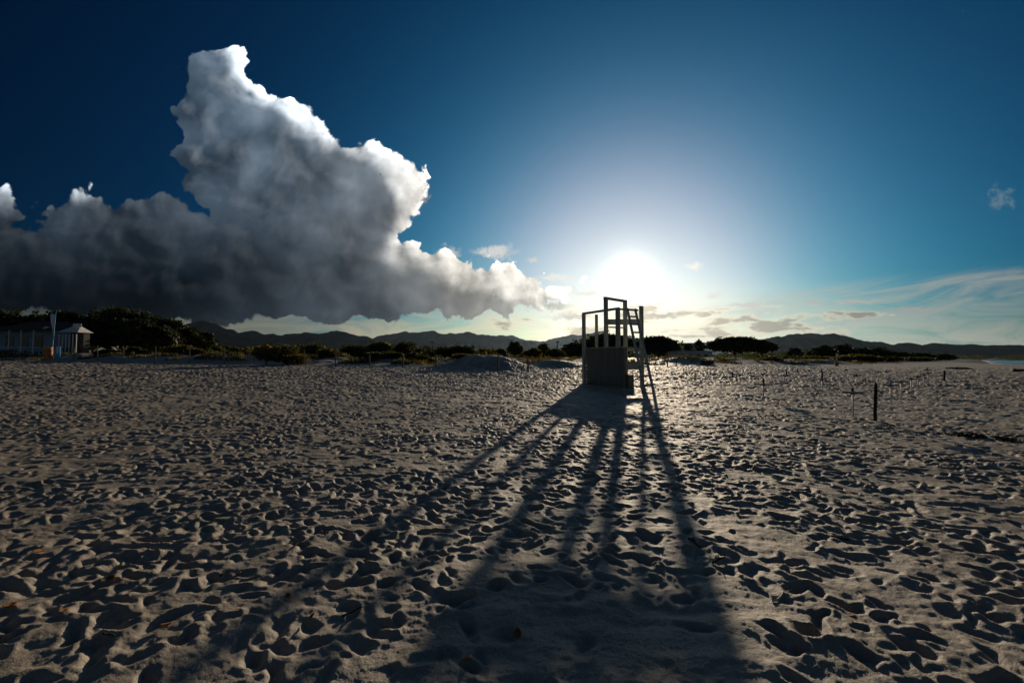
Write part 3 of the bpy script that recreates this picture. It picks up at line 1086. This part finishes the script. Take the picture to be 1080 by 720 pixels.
def tree(name, label, cat, group, x, y, zb, H, W, crown_lo, mat, n, size, seed, nlobe=7, trunk=True, dome=True, forks=3):
    """H total height, W crown width, crown_lo fraction of H where the crown begins"""
    r = np.random.default_rng(seed)
    root = empty(name, (x, y, zb))
    tag(root, label, cat, group)
    z0 = H * crown_lo
    ch = H - z0
    lobes = []
    if dome:
        lobes.append((0, 0, z0 + ch * 0.42, W * 0.40, W * 0.36, ch * 0.50))
        for k in range(nlobe):
            a = 2 * math.pi * k / nlobe + r.uniform(-.3, .3)
            q = r.uniform(0.24, 0.34) * W
            lobes.append((q * math.cos(a), q * math.sin(a), z0 + ch * r.uniform(0.22, 0.48), W * r.uniform(.14, .21), W * r.uniform(.14, .2), ch * r.uniform(.22, .34)))
        for k in range(nlobe):
            a = r.uniform(0, 6.28)
            q = r.uniform(0.05, 0.2) * W
            lobes.append((q * math.cos(a), q * math.sin(a), z0 + ch * r.uniform(0.6, 0.78), W * r.uniform(.13, .2), W * r.uniform(.13, .2), ch * r.uniform(.18, .24)))
    else:
        for k in range(nlobe):
            a = r.uniform(0, 6.28)
            q = r.uniform(0.0, 0.34) * W
            hz = r.uniform(0.25, 0.72) * (1 - 0.7 * q / W)
            lobes.append((q * math.cos(a), q * math.sin(a), z0 + ch * hz, W * r.uniform(.14, .24), W * r.uniform(.14, .24), ch * r.uniform(.20, .34)))
    V, F = leaf_cloud(n, lobes, size, seed)
    V[:, 2] = np.maximum(V[:, 2], -0.05)
    np_mesh('crown', V, F, mat, False, root)
    if trunk:
        bm = bmesh.new()
        tr = max(0.10, H * 0.022)
        add_tube(bm, [(0, 0, -0.4), (0.1 * r.normal(), 0, z0 * 0.5), (0.15 * r.normal(), 0, z0 + ch * 0.15)], [tr * 1.3, tr, tr * 0.8], 8)
        for k in range(forks):
            a = 2 * math.pi * k / forks + r.uniform(-.5, .5)
            st = z0 * r.uniform(.45, .75)
            add_tube(bm, [(0, 0, st), (W * .1 * math.cos(a), W * .1 * math.sin(a), z0), (W * .26 * math.cos(a), W * .26 * math.sin(a), z0 + ch * .3)],
                     [tr * .75, tr * .55, tr * .25], 7)
        bm_obj('trunk', bm, M['bark'], root, smooth=True)
    return root


def tree_px(name, label, cat, group, px, py_top, w_px, D, mat, n, size, seed, crown_lo=0.4, **kw):
    x = px_x(px, D)
    zb = gz(x, D)
    H = z_at(py_top, D) - zb
    W = w_px / FP * D
    return tree(name, label, cat, group, x, D, zb, H, W, crown_lo, mat, n, size, seed, **kw)


PG = 'pines of the dark grove on the left'
LEFT_PINES = [
    (4, 326, 48, 92, 'dark pine at the left edge above the low beach bar'),
    (38, 330, 42, 96, 'dark pine behind the beach bar, left of the feather flag'),
    (66, 327, 44, 90, 'dark pine right behind the feather flag'),
    (97, 328, 46, 94, 'dark pine above the small white kiosk, left of the tallest pine'),
    (127, 323.5, 58, 88, 'tallest and broadest dark pine of the left grove'),
    (153, 330, 44, 90, 'dark pine on the right shoulder of the tallest one'),
    (176, 337.5, 38, 92, 'sloping dark pine second from the right end of the left grove'),
    (196, 345, 30, 95, 'low dark pine third from the right end of the left grove'),
    (213, 351, 26, 98, 'lowest dark pine at the right end of the left grove'),
    (112, 336, 46, 84, 'front dark pine left of the bare trunks in the grove'),
    (142, 337, 44, 83, 'front dark pine over the bare trunks in the grove'),
    (168, 345, 36, 85, 'front dark pine right of the bare trunks in the grove'),
]
for i, (px, pt, w, D, lab) in enumerate(LEFT_PINES):
    tree_px('umbrella_pine', lab, 'tree', PG, px, pt - 1, w * 1.2, D, M['pine'], 6500, 0.36, 100 + i, 0.24 if i < 9 else 0.32)

RG = 'pines right of the tower'
tree_px('umbrella_pine', 'round hazy pine just right of the lifeguard tower, nearest the sun', 'tree', RG, 694, 353.5, 54, 105, M['pine2'], 10000, 0.38, 201, 0.22)
tree_px('umbrella_pine', 'broad hazy pine behind the lifeguard tower, mostly hidden by it', 'tree', RG, 640, 352, 84, 108, M['pine2'], 12000, 0.36, 202, 0.2)
tree_px('umbrella_pine', 'hazy low pine peeping out left of the lifeguard tower', 'tree', RG, 605, 361, 30, 104, M['pine2'], 3600, 0.34, 203, 0.15)
tree_px('umbrella_pine', 'large umbrella pine with several leaning trunks, the widest on the right', 'tree', RG, 774, 355.5, 62, 84, M['pine'], 14000, 0.33, 204, 0.38, forks=5)
tree_px('umbrella_pine', 'smaller umbrella pine with one dark straight trunk touching the wide one', 'tree', RG, 803, 358.5, 32, 82, M['pine'], 6500, 0.30, 205, 0.42)
tree_px('pine_tree', 'slim tree above the left end of the pale long house', 'tree', RG, 726, 361, 10, 112, M['pine2'], 900, 0.3, 206, 0.25, dome=False)
tree_px('pine_tree', 'slim taller tree above the right end of the pale long house', 'tree', RG, 738, 357, 16, 112, M['pine2'], 1500, 0.3, 207, 0.2, dome=False)
tree_px('umbrella_pine', 'small round dark pine alone under the right hill', 'tree', RG, 838, 366.5, 18, 130, M['pine'], 2200, 0.36, 208, 0.1)
FARG = 'dark trees of the right wood'
for i, (px, pt, w, D, lab) in enumerate([
        (868, 364, 30, 135, 'broad dark pine first from the left in the right wood'),
        (888, 363.5, 30, 140, 'broad dark pine second from the left in the right wood'),
        (907, 367, 26, 150, 'dark pine third from the left in the right wood'),
        (926, 367, 30, 155, 'dark pine fourth from the left in the right wood'),
        (947, 370.5, 30, 175, 'dark pine fifth from the left in the right wood'),
        (968, 372, 30, 200, 'dark low pine sixth from the left in the right wood'),
        (990, 373, 30, 230, 'dark low pine last in the right wood before the far strip of trees')]):
    tree_px('umbrella_pine', lab, 'tree', FARG, px, pt, w * 1.1, D, M['pine'], 3600, 0.5, 300 + i, 0.1)

SG = 'shrubs on the dunes'
SHRUBS = [  # px, top y, width px, distance, material, label
    (297, 360.5, 46, 46, 'olive', 'large rounded olive brown shrub nearest on the left dunes'),
    (262, 365, 30, 58, 'olive', 'pale olive shrub just left of the large rounded one'),
    (335, 361, 44, 60, 'shrub', 'dark shrub just right of the large olive brown one'),
    (350, 366, 30, 54, 'olive', 'rusty olive shrub between two dark ones on the left dunes'),
    (372, 361.5, 46, 64, 'shrub', 'dark green shrub in the middle of the dark belt, left half'),
    (402, 359.5, 44, 66, 'shrub', 'tallest dark shrub of the belt below the low cloud'),
    (428, 361, 46, 60, 'shrub', 'wide dark shrub in front of the thin utility pole'),
    (405, 371, 40, 50, 'shrub', 'low dark shrub right behind the dune posts'),
    (440, 371, 34, 48, 'shrub', 'low dark shrub left of the bare dune mound'),
    (452, 365, 26, 70, 'shrub', 'dark shrub at the foot of the thin utility pole'),
    (481, 362, 38, 62, 'shrub', 'rounded black green shrub behind the bare dune mound'),
    (512, 366.5, 26, 66, 'olive', 'brownish low shrub left of the lone small tree'),
    (528, 367, 20, 66, 'olive', 'small brownish shrub touching the lone small tree'),
    (562, 367.5, 24, 64, 'olive', 'yellow green shrub right of the lone small tree'),
    (586, 367, 24, 70, 'shrub', 'low grey green shrub left of the tower'),
    (488, 374, 26, 39, 'olive', 'low olive tuft growing on the bare dune mound'),
    (115, 366, 22, 60, 'shrub', 'low dark shrub on the shaded dunes below the grove, leftmost'),
    (142, 364, 24, 62, 'shrub', 'low dark shrub on the shaded dunes under the bare trunks'),
    (190, 363, 34, 66, 'olive', 'pale olive shrub on the shaded dunes right of the trunks'),
    (212, 366, 30, 60, 'shrub', 'dark shrub on the shaded dunes below the lowest pine'),
    (238, 363, 34, 72, 'shrub', 'dark shrub on the skyline below the left mountain'),
    (278, 364, 34, 72, 'shrub', 'dark shrub behind the large rounded olive one'),
    (312, 363, 30, 74, 'shrub', 'dark shrub far behind the large rounded olive one, to its right'),
    (762, 379, 30, 74, 'shrub', 'low dark shrub under the wide umbrella pine'),
    (815, 378, 24, 78, 'olive', 'low olive shrub right of the dark straight pine trunk'),
    (835, 376, 34, 86, 'shrub', 'dark shrub under the small round pine'),
    (858, 375, 36, 90, 'olive', 'yellow olive shrub in front of the right wood'),
    (905, 373.5, 40, 105, 'olive', 'wide olive shrub right of the small white pole'),
    (935, 375, 40, 120, 'shrub', 'wide dark shrub at the beach edge of the right wood'),
    (970, 376, 36, 150, 'shrub', 'last low dark shrub along the right beach'),
    (712, 376, 30, 74, 'olive', 'hazy low shrub right of the tower in front of the pale house'),
]
for i, (px, pt, w, D, mt, lab) in enumerate(SHRUBS):
    n = int(900 + w * 55)
    tree_px('dune_shrub', lab, 'shrub', SG, px, pt - 0.7, w * 1.18, D, M[mt], int(n * 1.2), 0.0035 * D if D < 80 else 0.3, 400 + i, 0.0, trunk=False, dome=False, nlobe=11)

for (px, pt, w, D, lab) in ((543.5, 360, 18, 72, 'lone small round tree left of the tower'),
                            (573, 362.5, 13, 78, 'small flat topped tree between the lone tree and the tower')):
    tree_px('small_tree', lab, 'tree', None, px, pt, w, D, M['shrub'], 1800, 0.26, 500 + int(px), 0.25, forks=2)


def dune_grass():
    r = np.random.default_rng(77)
    n = 17000
    t = r.uniform(-1.15, 0.8, n)
    fd = front_dist(t)
    y = fd + 4 + r.exponential(16, n)
    keep = (y < 120)
    t, y = t[keep], y[keep]
    x = t * y
    m = perlin(x / 4.5, y / 4.5, 61) + 0.4 * perlin(x / 1.4, y / 1.4, 62)
    keep = m > 0.02
    x, y = x[keep], y[keep]
    z = ground(x, y)
    n = len(x)
    h = r.uniform(0.2, 0.55, n) * np.where(x / y > 0.2, 0.65, 1.0)
    w = 0.035 * (1 + y / 60)
    a = r.uniform(0, 6.28, n)
    V, F = [], []
    for k in range(3):
        aa = a + k * 2.1
        dx, dy = np.cos(aa), np.sin(aa)
        ox, oy = r.normal(0, .12, n), r.normal(0, .12, n)
        lx, ly = r.normal(0, .22, n) * h, r.normal(0, .22, n) * h
        p0 = np.stack([x + ox - dx * w, y + oy - dy * w, z - 0.05], -1)
        p1 = np.stack([x + ox + dx * w, y + oy + dy * w, z - 0.05], -1)
        p2 = np.stack([x + ox + lx, y + oy + ly, z + h], -1)
        V.append(np.stack([p0, p1, p2], 1).reshape(-1, 3))
    V = np.concatenate(V)
    F = np.arange(len(V)).reshape(-1, 3)
    o = np_mesh('dune_grass', V, F, M['grass'], False)
    tag(o, 'dry olive dune grass growing over the sandy ridges', 'grass', kind='stuff')


dune_grass()


def far_wood():
    lobes = []
    r = np.random.default_rng(5)
    for k in range(130):
        px = r.uniform(470, 1230)
        D = r.uniform(520, 900) if px > 900 else r.uniform(190, 420)
        x = px_x(px, D)
        zb = gz(x, D)
        hh = r.uniform(3.5, 8.5) if px > 900 else r.uniform(2.2, 4.6)
        ww = r.uniform(6, 16) * (1.6 if px > 900 else 1)
        lobes.append((x, D, max(zb, 0) + hh * 0.42, ww, ww, hh * 0.6))
    V, F = leaf_cloud(26000, lobes, 0.9, 9)
    o = np_mesh('far_wood', V, F, M['pine2'], False)
    tag(o, 'dark strip of distant woodland along the foot of the hills', 'woodland', kind='stuff')


far_wood()

# ------------------------------------------------------------------ buildings
def box_part(name, c, size, mat, parent, bevel=0.0):
    bm = bmesh.new()
    add_box(bm, c, size)
    return bm_obj(name, bm, mat, parent, bevel)


def beach_bar():
    D = 74
    x0, x1 = px_x(-45, D), px_x(56, D)
    xc = (x0 + x1) / 2
    W = x1 - x0
    zg = gz(px_x(15, D), D) - 0.15
    H = z_at(343, D) - zg
    root = empty('beach_bar', (xc, D, zg))
    tag(root, 'long low pale blue beach bar with dark roof in the shade at the left edge', 'building')
    dp = 6.0
    box_part('wall', (0, dp / 2, H * 0.42), (W - 0.4, dp, H * 0.84), M['wall_blue'], root)
    box_part('roof', (0, dp / 2 - 0.9, H * 0.88), (W + 0.5, dp + 2.2, H * 0.12), M['roof_dark'], root)
    bm = bmesh.new()
    v = [bm.verts.new(p) for p in ((-W * .1, 1, H * .945), (W / 2, 1, H * .945), (W / 2, dp, H * .945), (-W * .1, dp, H * .945), (0, dp / 2 + .5, H * 1.18), (W / 2 - 1.2, dp / 2 + .5, H * 1.18))]
    for f in ((0, 1, 5, 4), (1, 2, 5), (2, 3, 4, 5), (3, 0, 4)):
        bm.faces.new([v[i] for i in f])
    bm_obj('roof', bm, M['roof_dark'], root)
    k = 0
    x = -W / 2 + 0.5
    while x < W / 2:
        bm = bmesh.new()
        add_box(bm, (x, -1.75, H * 0.41), (0.14, 0.14, H * 0.82))
        bm_obj('porch_post', bm, M['wall_white'], root)
        x += 1.95
        k += 1
    x = -W / 2 + 1.4
    while x < W / 2 - 1:
        o = box_part('window', (x, -0.004, H * 0.46), (1.35, 0.10, H * 0.42), M['glass'], root)
        box_part('frame', (x, -0.03, H * 0.235), (1.5, 0.12, 0.08), M['wall_white'], o)
        box_part('frame', (x, -0.03, H * 0.69), (1.5, 0.12, 0.08), M['wall_white'], o)
        x += 2.35
    box_part('porch_rail', (0, -1.78, H * 0.26), (W - 0.6, 0.05, 0.06), M['wall_white'], root)
    box_part('porch_floor', (0, -0.95, 0.10), (W, 2.0, 0.22), M['wood'], root)


beach_bar()


def kiosk():
    D = 70
    xc = px_x(76, D)
    zg = gz(xc, D) - 0.1
    root = empty('kiosk', (xc, D, zg))
    tag(root, 'small kiosk with pale sloping roof, white posts and a blank white signboard on top', 'kiosk')
    H = z_at(350, D) - zg
    W = px_x(84, D) - px_x(66, D)
    dp = 1.5
    box_part('wall', (0.35 * W * 0.3, dp * 0.62, H * 0.48), (W * 0.8, dp * 0.7, H * 0.96), M['roof_dark'], root)  # dark block stands in for the shade of the open interior
    bm = bmesh.new()
    zt = z_at(343.5, D) - zg
    pts = [(-W / 2 - .3, -0.9, H - .08), (W / 2 + .3, -0.9, H - .08), (W / 2 + .3, dp + .3, H - .08), (-W / 2 - .3, dp + .3, H - .08), (-W * .15, dp * .4, zt), (W * .25, dp * .4, zt)]
    v = [bm.verts.new(p) for p in pts]
    for f in ((0, 1, 5, 4), (1, 2, 5), (2, 3, 4, 5), (3, 0, 4), (3, 2, 1, 0)):
        bm.faces.new([v[i] for i in f])
    bm_obj('roof', bm, M['wall_white'], root)
    for k in range(6):
        box_part('post', (-W / 2 + k * W / 5, -0.75, H * 0.46), (0.11, 0.11, H * 0.9), M['wall_white'], root)
    box_part('counter', (-0.1, -0.6, H * 0.33), (W * 0.95, 0.35, H * 0.14), M['roof_dark'], root)
    zs0, zs1 = z_at(345, D) - zg, z_at(341, D) - zg
    box_part('signboard', (W * 0.2, dp * 0.1, (zs0 + zs1) / 2), (1.3, 0.08, zs1 - zs0), M['wall_white'], root, 0.01)


kiosk()


def pale_house():
    D = 96
    xc = px_x(733, D)
    zg = gz(xc, D) - 0.2
    root = empty('pale_house', (xc, D, zg))
    tag(root, 'long low pale house with flat roof right of the tower', 'building')
    W = px_x(752, D) - px_x(716, D)
    zt = z_at(371.0, D) - zg
    box_part('wall', (0, 3, zt / 2), (W, 6, zt), M['wall_white'], root)
    box_part('roof', (0, 3, zt + 0.1), (W + 0.5, 6.5, 0.2), M['wall_white'], root)
    for k in range(4):
        box_part('window', (-W / 2 + (k + .6) * W / 4.4, -0.01, zt * 0.5), (0.7, 0.08, 0.6), M['glass'], root)


pale_house()


def upper_house():
    D = 126
    xc = px_x(729, D)
    zg = gz(xc, D) - 0.2
    root = empty('grey_house', (xc, D, zg))
    tag(root, 'grey two storey house among slim trees behind the long pale house', 'building')
    W = px_x(743, D) - px_x(719, D)
    zt = z_at(362.5, D) - zg
    box_part('wall', (0, 3, zt / 2), (W, 6, zt), M['stone'], root)
    for k in range(3):
        box_part('window', (-W * .2 + k * W * .22, -0.01, zt * 0.62), (0.7, 0.08, 1.3), M['glass'], root)
    box_part('roof', (0, 3, zt + 0.12), (W + 0.4, 6.4, 0.24), M['roof_dark'], root)


upper_house()


# ------------------------------------------------------------------ small things by the beach bar
def feather_flag():
    D = 60
    x = px_x(56, D)
    zg = surf(x, D)
    H = z_at(327, D) - zg
    root = empty('feather_flag', (x, D, zg))
    tag(root, 'tall blue feather flag pole with furled pale cloth by the beach bar', 'flag')
    bm = bmesh.new()
    add_tube(bm, [(-0.12, 0, -0.3), (-0.10, 0, H * .3), (0.06, 0, H * .7), (0.20, 0, H)], [0.07, 0.065, 0.05, 0.03], 10)
    bm_obj('pole', bm, M['pole_blue'], root, smooth=True)
    bm = bmesh.new()
    n = 14
    prev = None
    for k in range(n + 1):
        f = k / n
        z = H * (0.40 + 0.52 * f)
        w = 0.12 + 0.55 * math.sin(min(1, f * 1.0) * math.pi * 0.62) * f
        xr = -0.02 + 0.17 * (z / H) - 0.03
        row = []
        for j in range(5):
            g = j / 4
            row.append(bm.verts.new((xr - w * g, 0.05 * math.sin(g * 7 + f * 6), z + 0.06 * g)))
        if prev:
            for j in range(4):
                bm.faces.new((prev[j], prev[j + 1], row[j + 1], row[j]))
        prev = row
    o = bm_obj('cloth', bm, M['flag_pale'], root, smooth=True)
    md = o.modifiers.new('thick', 'SOLIDIFY')
    md.thickness = 0.02


feather_flag()


def bin_barrel():
    D = 59
    x = px_x(51, D)
    zg = surf(x, D)
    H = z_at(366, D) - zg
    root = empty('litter_barrel', (x, D, zg))
    tag(root, 'rusty orange brown barrel with yellow rim at the foot of the flag', 'barrel')
    r = 3.7 / FP * D
    bm = bmesh.new()
    add_lathe(bm, [(r * .9, -.1), (r * .97, H * .25), (r, H * .5), (r * .97, H * .8), (r * .93, H * .93)], 22)
    bm_obj('body', bm, M['brown'], root, smooth=True)
    bm = bmesh.new()
    add_lathe(bm, [(r * .96, H * .93), (r * .99, H * .95), (r * .99, H), (r * .9, H + .01)], 22)
    bm_obj('rim', bm, M['yellow'], root)
    bm = bmesh.new()
    for k in range(2):
        add_lathe(bm, [(r * 1.0, H * (.3 + .38 * k)), (r * 1.03, H * (.32 + .38 * k)), (r * 1.0, H * (.34 + .38 * k))], 22)
    bm_obj('hoop', bm, M['roof_dark'], root)


bin_barrel()


def blue_board():
    D = 58
    x = px_x(60.5, D)
    zg = surf(x, D)
    H = z_at(365, D) - zg
    root = empty('information_board', (x, D, zg), R(8))
    tag(root, 'blue and white upright sign panel beside the orange barrel', 'sign')
    W = 5.5 / FP * D
    box_part('panel', (0, 0, H * .52), (W, 0.1, H * .96), M['flag_blue'], root, 0.01)
    bm = bmesh.new()
    pts = [(-W * .1, H * .98), (W * .46, H * .98), (W * .46, H * .62), (W * .1, H * .34), (-W * .2, H * .55)]
    v = [bm.verts.new((p[0], -0.054, p[1])) for p in pts]
    w = [bm.verts.new((p[0], -0.064, p[1])) for p in pts]
    bm.faces.new(v[::-1])
    bm.faces.new(w)
    for i in range(5):
        bm.faces.new((v[i], v[(i + 1) % 5], w[(i + 1) % 5], w[i]))
    bm_obj('white_patch', bm, M['wall_white'], root)
    for s in (-1, 1):
        box_part('leg', (s * W * .4, 0.03, -0.05), (0.07, 0.07, 0.4), M['pole_blue'], root)


blue_board()


def utility_pole(px, pt, D, label):
    x = px_x(px, D)
    zg = gz(x, D)
    H = z_at(pt, D) - zg
    root = empty('utility_pole', (x, D, zg))
    tag(root, label, 'pole')
    bm = bmesh.new()
    add_tube(bm, [(0, 0, -.5), (0, 0, H)], [0.11, 0.08], 9)
    bm_obj('shaft', bm, M['bark'], root, smooth=True)
    box_part('cross_arm', (0, 0, H - .18), (0.7, 0.09, 0.09), M['bark'], root)


utility_pole(456, 359.5, 76, 'thin utility pole rising from the dark shrubs left of the bare mound')
utility_pole(588, 359.5, 74, 'thin utility pole just left of the lifeguard tower')


def orange_box():
    D = 47
    x = px_x(746, D)
    zg = surf(x, D)
    root = empty('storage_box', (x, D, zg), R(-6))
    tag(root, 'low dark wooden box with orange end panel below the umbrella pines', 'box')
    W = 11.5 / FP * D
    H = max(z_at(384.5, D) - zg, 0.45)
    box_part('body', (-0.04, 0, H * .45), (W * .86, 0.6, H * .9), M['bark'], root, 0.015)
    box_part('lid', (-0.04, 0, H * .94), (W * .92, 0.68, H * .08), M['wood'], root, 0.01)
    box_part('end_panel', (W * .44, 0, H * .5), (W * .1, 0.66, H), M['orange'], root, 0.01)


orange_box()


def white_marker():
    D = 95
    x = px_x(882.3, D)
    zg = gz(x, D)
    H = z_at(372.5, D) - zg
    root = empty('marker_pole', (x, D, zg))
    tag(root, 'small white marker pole with a flat head in front of the right wood', 'pole')
    bm = bmesh.new()
    add_tube(bm, [(0, 0, -.3), (0, 0, H)], [0.09, 0.08], 10)
    bm_obj('shaft', bm, M['white'], root, smooth=True)
    box_part('head', (0.12, -0.1, H * .86), (0.42, 0.06, 0.5), M['white'], root, 0.01)


white_marker()


def red_drum():
    D = 60
    x = px_x(882, D)
    zg = surf(x, D)
    root = empty('small_drum', (x, D, zg))
    tag(root, 'small rusty red drum on the sand below the white marker pole', 'drum')
    r, H = 0.24, 0.5
    bm = bmesh.new()
    add_lathe(bm, [(r * .95, -.05), (r, H * .3), (r * .97, H * .33), (r, H * .64), (r * .97, H * .67), (r, H * .95), (r * .95, H)], 18)
    bm_obj('body', bm, M['brown'], root)
    bm = bmesh.new()
    add_lathe(bm, [(r * .9, H), (r * .9, H + .015)], 18)
    bm_obj('lid', bm, M['roof_dark'], root)


red_drum()


# seaweed banks
def weed(px, py, D, wpx, depth, hgt, seed, label):
    x = px_x(px, D)
    zg = surf(x, D)
    W = wpx / FP * D
    r = np.random.default_rng(seed)
    lob = [(r.uniform(-.4, .4) * W, r.uniform(-.4, .4) * depth, hgt * .15, W * r.uniform(.1, .22), depth * r.uniform(.15, .3), hgt * r.uniform(.4, .9)) for _ in range(12)]
    V, F = leaf_cloud(1500 if D > 20 else 420, lob, 0.018 + 0.0017 * D, seed, 1.0)
    V[:, 2] = np.maximum(V[:, 2], -0.06)
    o = np_mesh('seaweed_bank', V, F, M['weed'], False)
    o.location = (x, D, zg)
    tag(o, label, 'seaweed')


weed(1010, 388, 52, 12, 2.0, 0.16, 1, 'small dark seaweed bank beyond the slim lone post')
weed(1018, 458, 9.0, 30, 0.6, 0.05, 2, 'dark flat tangle of dry seaweed on the right sand, left of its twin')
weed(1052, 464, 8.7, 26, 0.5, 0.05, 3, 'dark flat tangle of dry seaweed at the right edge of the sand')
weed(1074, 397, 44, 8, 0.8, 0.25, 4, 'dark heap of seaweed below the water at the right edge')


# ------------------------------------------------------------------ twigs and leaves on the near sand
def on_sand(px, py):
    d = pix_dir(px, py)
    lo, hi = 0.5, 40.0
    for _ in range(40):
        m_ = (lo + hi) / 2
        if EYE + d.z / d.y * m_ > surf(d.x / d.y * m_, m_):
            lo = m_
        else:
            hi = m_
    return d.x / d.y * lo, lo


def twig(px0, py0, px1, py1, r, mat, label, name='twig', forks=0):
    a, b_ = on_sand(px0, py0), on_sand(px1, py1)
    za, zb = surf(*a), surf(*b_)
    bm = bmesh.new()
    A, B = Vector((a[0], a[1], za + r)), Vector((b_[0], b_[1], zb + r * 1.5))
    o0 = A.copy()
    pts = []
    for k in range(6):
        f = k / 5
        p = A.lerp(B, f)
        p += Vector((math.sin(f * 9 + px0), math.cos(f * 7 + py0), 0)) * r * 0.8
        p.z = max(p.z, surf(p.x, p.y) + r * 0.5)
        pts.append(p - o0)
    add_tube(bm, pts, [r, r * 1.05, r, r * .9, r * .8, r * .5], 7)
    for k in range(forks):
        q = pts[2 + k]
        e = Vector((random.uniform(-1, 1), random.uniform(-1, 1), 0.6)).normalized() * (B - A).length * 0.3
        add_tube(bm, [q, q + e * .5, q + e], [r * .6, r * .45, r * .2], 6)
    o = bm_obj(name, bm, mat, smooth=True)
    o.location = o0
    tag(o, label, 'twig' if name == 'twig' else 'stick', 'twigs lying on the sand')


twig(816, 635, 834, 623, 0.006, M['stick'], 'bleached pale stick lying bright on the right foreground sand', 'stick')
twig(232, 608, 240, 600, 0.006, M['twig'], 'dark thin twig on the left sand, left one of a pair')
twig(246, 609, 254, 604, 0.006, M['twig'], 'dark thin twig on the left sand, right one of a pair', forks=1)
twig(727, 568, 740, 579, 0.008, M['twig'], 'dark forked twig at the right edge of the tower shadow', forks=2)
twig(752, 594, 764, 588, 0.008, M['twig'], 'dark forked twig in a footprint just right of the tower shadow', forks=2)
twig(362, 650, 384, 640, 0.006, M['twig'], 'dark forked twig beside the left side of the tower shadow', forks=3)
twig(878, 566, 896, 571, 0.008, M['twig'], 'dark knotty twig on the smoother sand of the right foreground', forks=3)
twig(310, 576, 322, 571, 0.006, M['twig'], 'dark thin twig on the left sand above the pair')
twig(108, 668, 122, 672, 0.006, M['twig'], 'dark thin twig in the lower left corner of the sand', forks=1)


def leaf(px, py, s, seed, label):
    x, y = on_sand(px, py)
    z = surf(x, y)
    r = np.random.default_rng(seed)
    bm = bmesh.new()
    n = 7
    up = []
    for k in range(n):
        f = k / (n - 1)
        w = s * 0.36 * math.sin(math.pi * min(max(f, .04), .96)) ** .8
        curl = s * 0.35 * (f - .5) ** 2 * 2
        row = []
        for j in (-1, 0, 1):
            row.append(bm.verts.new(((f - .5) * s, j * w, curl + abs(j) * w * .45 + s * .08)))
        up.append(row)
    for k in range(n - 1):
        for j in range(2):
            bm.faces.new((up[k][j], up[k][j + 1], up[k + 1][j + 1], up[k + 1][j]))
    o = bm_obj('dry_leaf', bm, M['leaf'], smooth=True)
    md = o.modifiers.new('thick', 'SOLIDIFY')
    md.thickness = 0.002
    o.location = (x, y, z + 0.006)
    o.rotation_euler = (r.uniform(-.3, .5), r.uniform(-.3, .3), r.uniform(0, 6))
    tag(o, label, 'leaf', 'dry leaves on the sand')


leaf(40, 584, 0.08, 1, 'orange dry leaf on the far left sand, the brightest one')
leaf(10, 642, 0.09, 2, 'orange brown dry leaf at the very left edge of the sand')
leaf(66, 647, 0.06, 3, 'small orange dry leaf in the lower left sand near the edge one')
leaf(118, 612, 0.07, 4, 'dark brown dry leaf standing up on the left sand')
leaf(175, 662, 0.07, 5, 'pale reddish dry leaf in the lower left sand')
leaf(304, 632, 0.07, 6, 'rusty dry leaf left of the tower shadow')
leaf(546, 671, 0.07, 7, 'yellow brown dry leaf inside the dark tower shadow')
leaf(494, 697, 0.06, 8, 'rusty dry leaf at the lower left border of the tower shadow')
leaf(898, 652, 0.05, 9, 'small orange dry leaf on the right foreground sand')
leaf(330, 652, 0.06, 10, 'rusty dry leaf lying beside the forked dark twig left of the shadow')


# the one bird in front of the cloud
def bird():
    d = pix_dir(401, 184)
    p = Vector((0, 0, EYE)) + d * 150
    root = empty('bird', p, R(30))
    tag(root, 'tiny dark bird flying in front of the large cloud', 'bird')
    bm = bmesh.new()
    add_tube(bm, [(-.22, 0, 0), (-.1, 0, .02), (.08, 0, .03), (.2, 0, .04), (.27, 0, .03)], [.012, .055, .07, .045, .012], 10)
    bm_obj('body', bm, M['bird'], root, smooth=True)
    for s in (-1, 1):
        bm = bmesh.new()
        c = [(-.06, 0, .04), (.1, 0, .05), (.12, s * .25, .16), (.02, s * .52, .12), (-.02, s * .25, .15)]
        v = [bm.verts.new(q) for q in c]
        w = [bm.verts.new((q[0], q[1], q[2] + .012)) for q in c]
        bm.faces.new(v)
        bm.faces.new(w[::-1])
        for i in range(5):
            bm.faces.new((v[i], v[(i + 1) % 5], w[(i + 1) % 5], w[i]))
        bm_obj('wing', bm, M['bird'], root)


bird()


# ------------------------------------------------------------------ air
def haze():
    bm = bmesh.new()
    add_box(bm, (0, 0, 0), (1, 1, 1))
    m = bpy.data.materials.new('haze')
    m.use_nodes = True
    nt = m.node_tree
    nt.nodes.clear()
    out = nt.nodes.new('ShaderNodeOutputMaterial')
    v = nt.nodes.new('ShaderNodeVolumePrincipled')
    v.inputs['Color'].default_value = (0.55, 0.78, 1.0, 1)
    v.inputs['Density'].default_value = HAZE
    v.inputs['Anisotropy'].default_value = 0.66
    nt.links.new(v.outputs[0], out.inputs['Volume'])
    o = bm_obj('haze', bm, m)
    o.scale = (20000, 20000, 430)
    o.location = (0, 0, 430 / 2 - 4.2)
    tag(o, 'thin pale air over the beach and hills', 'haze', kind='stuff')


HAZE = 0.000006
haze()
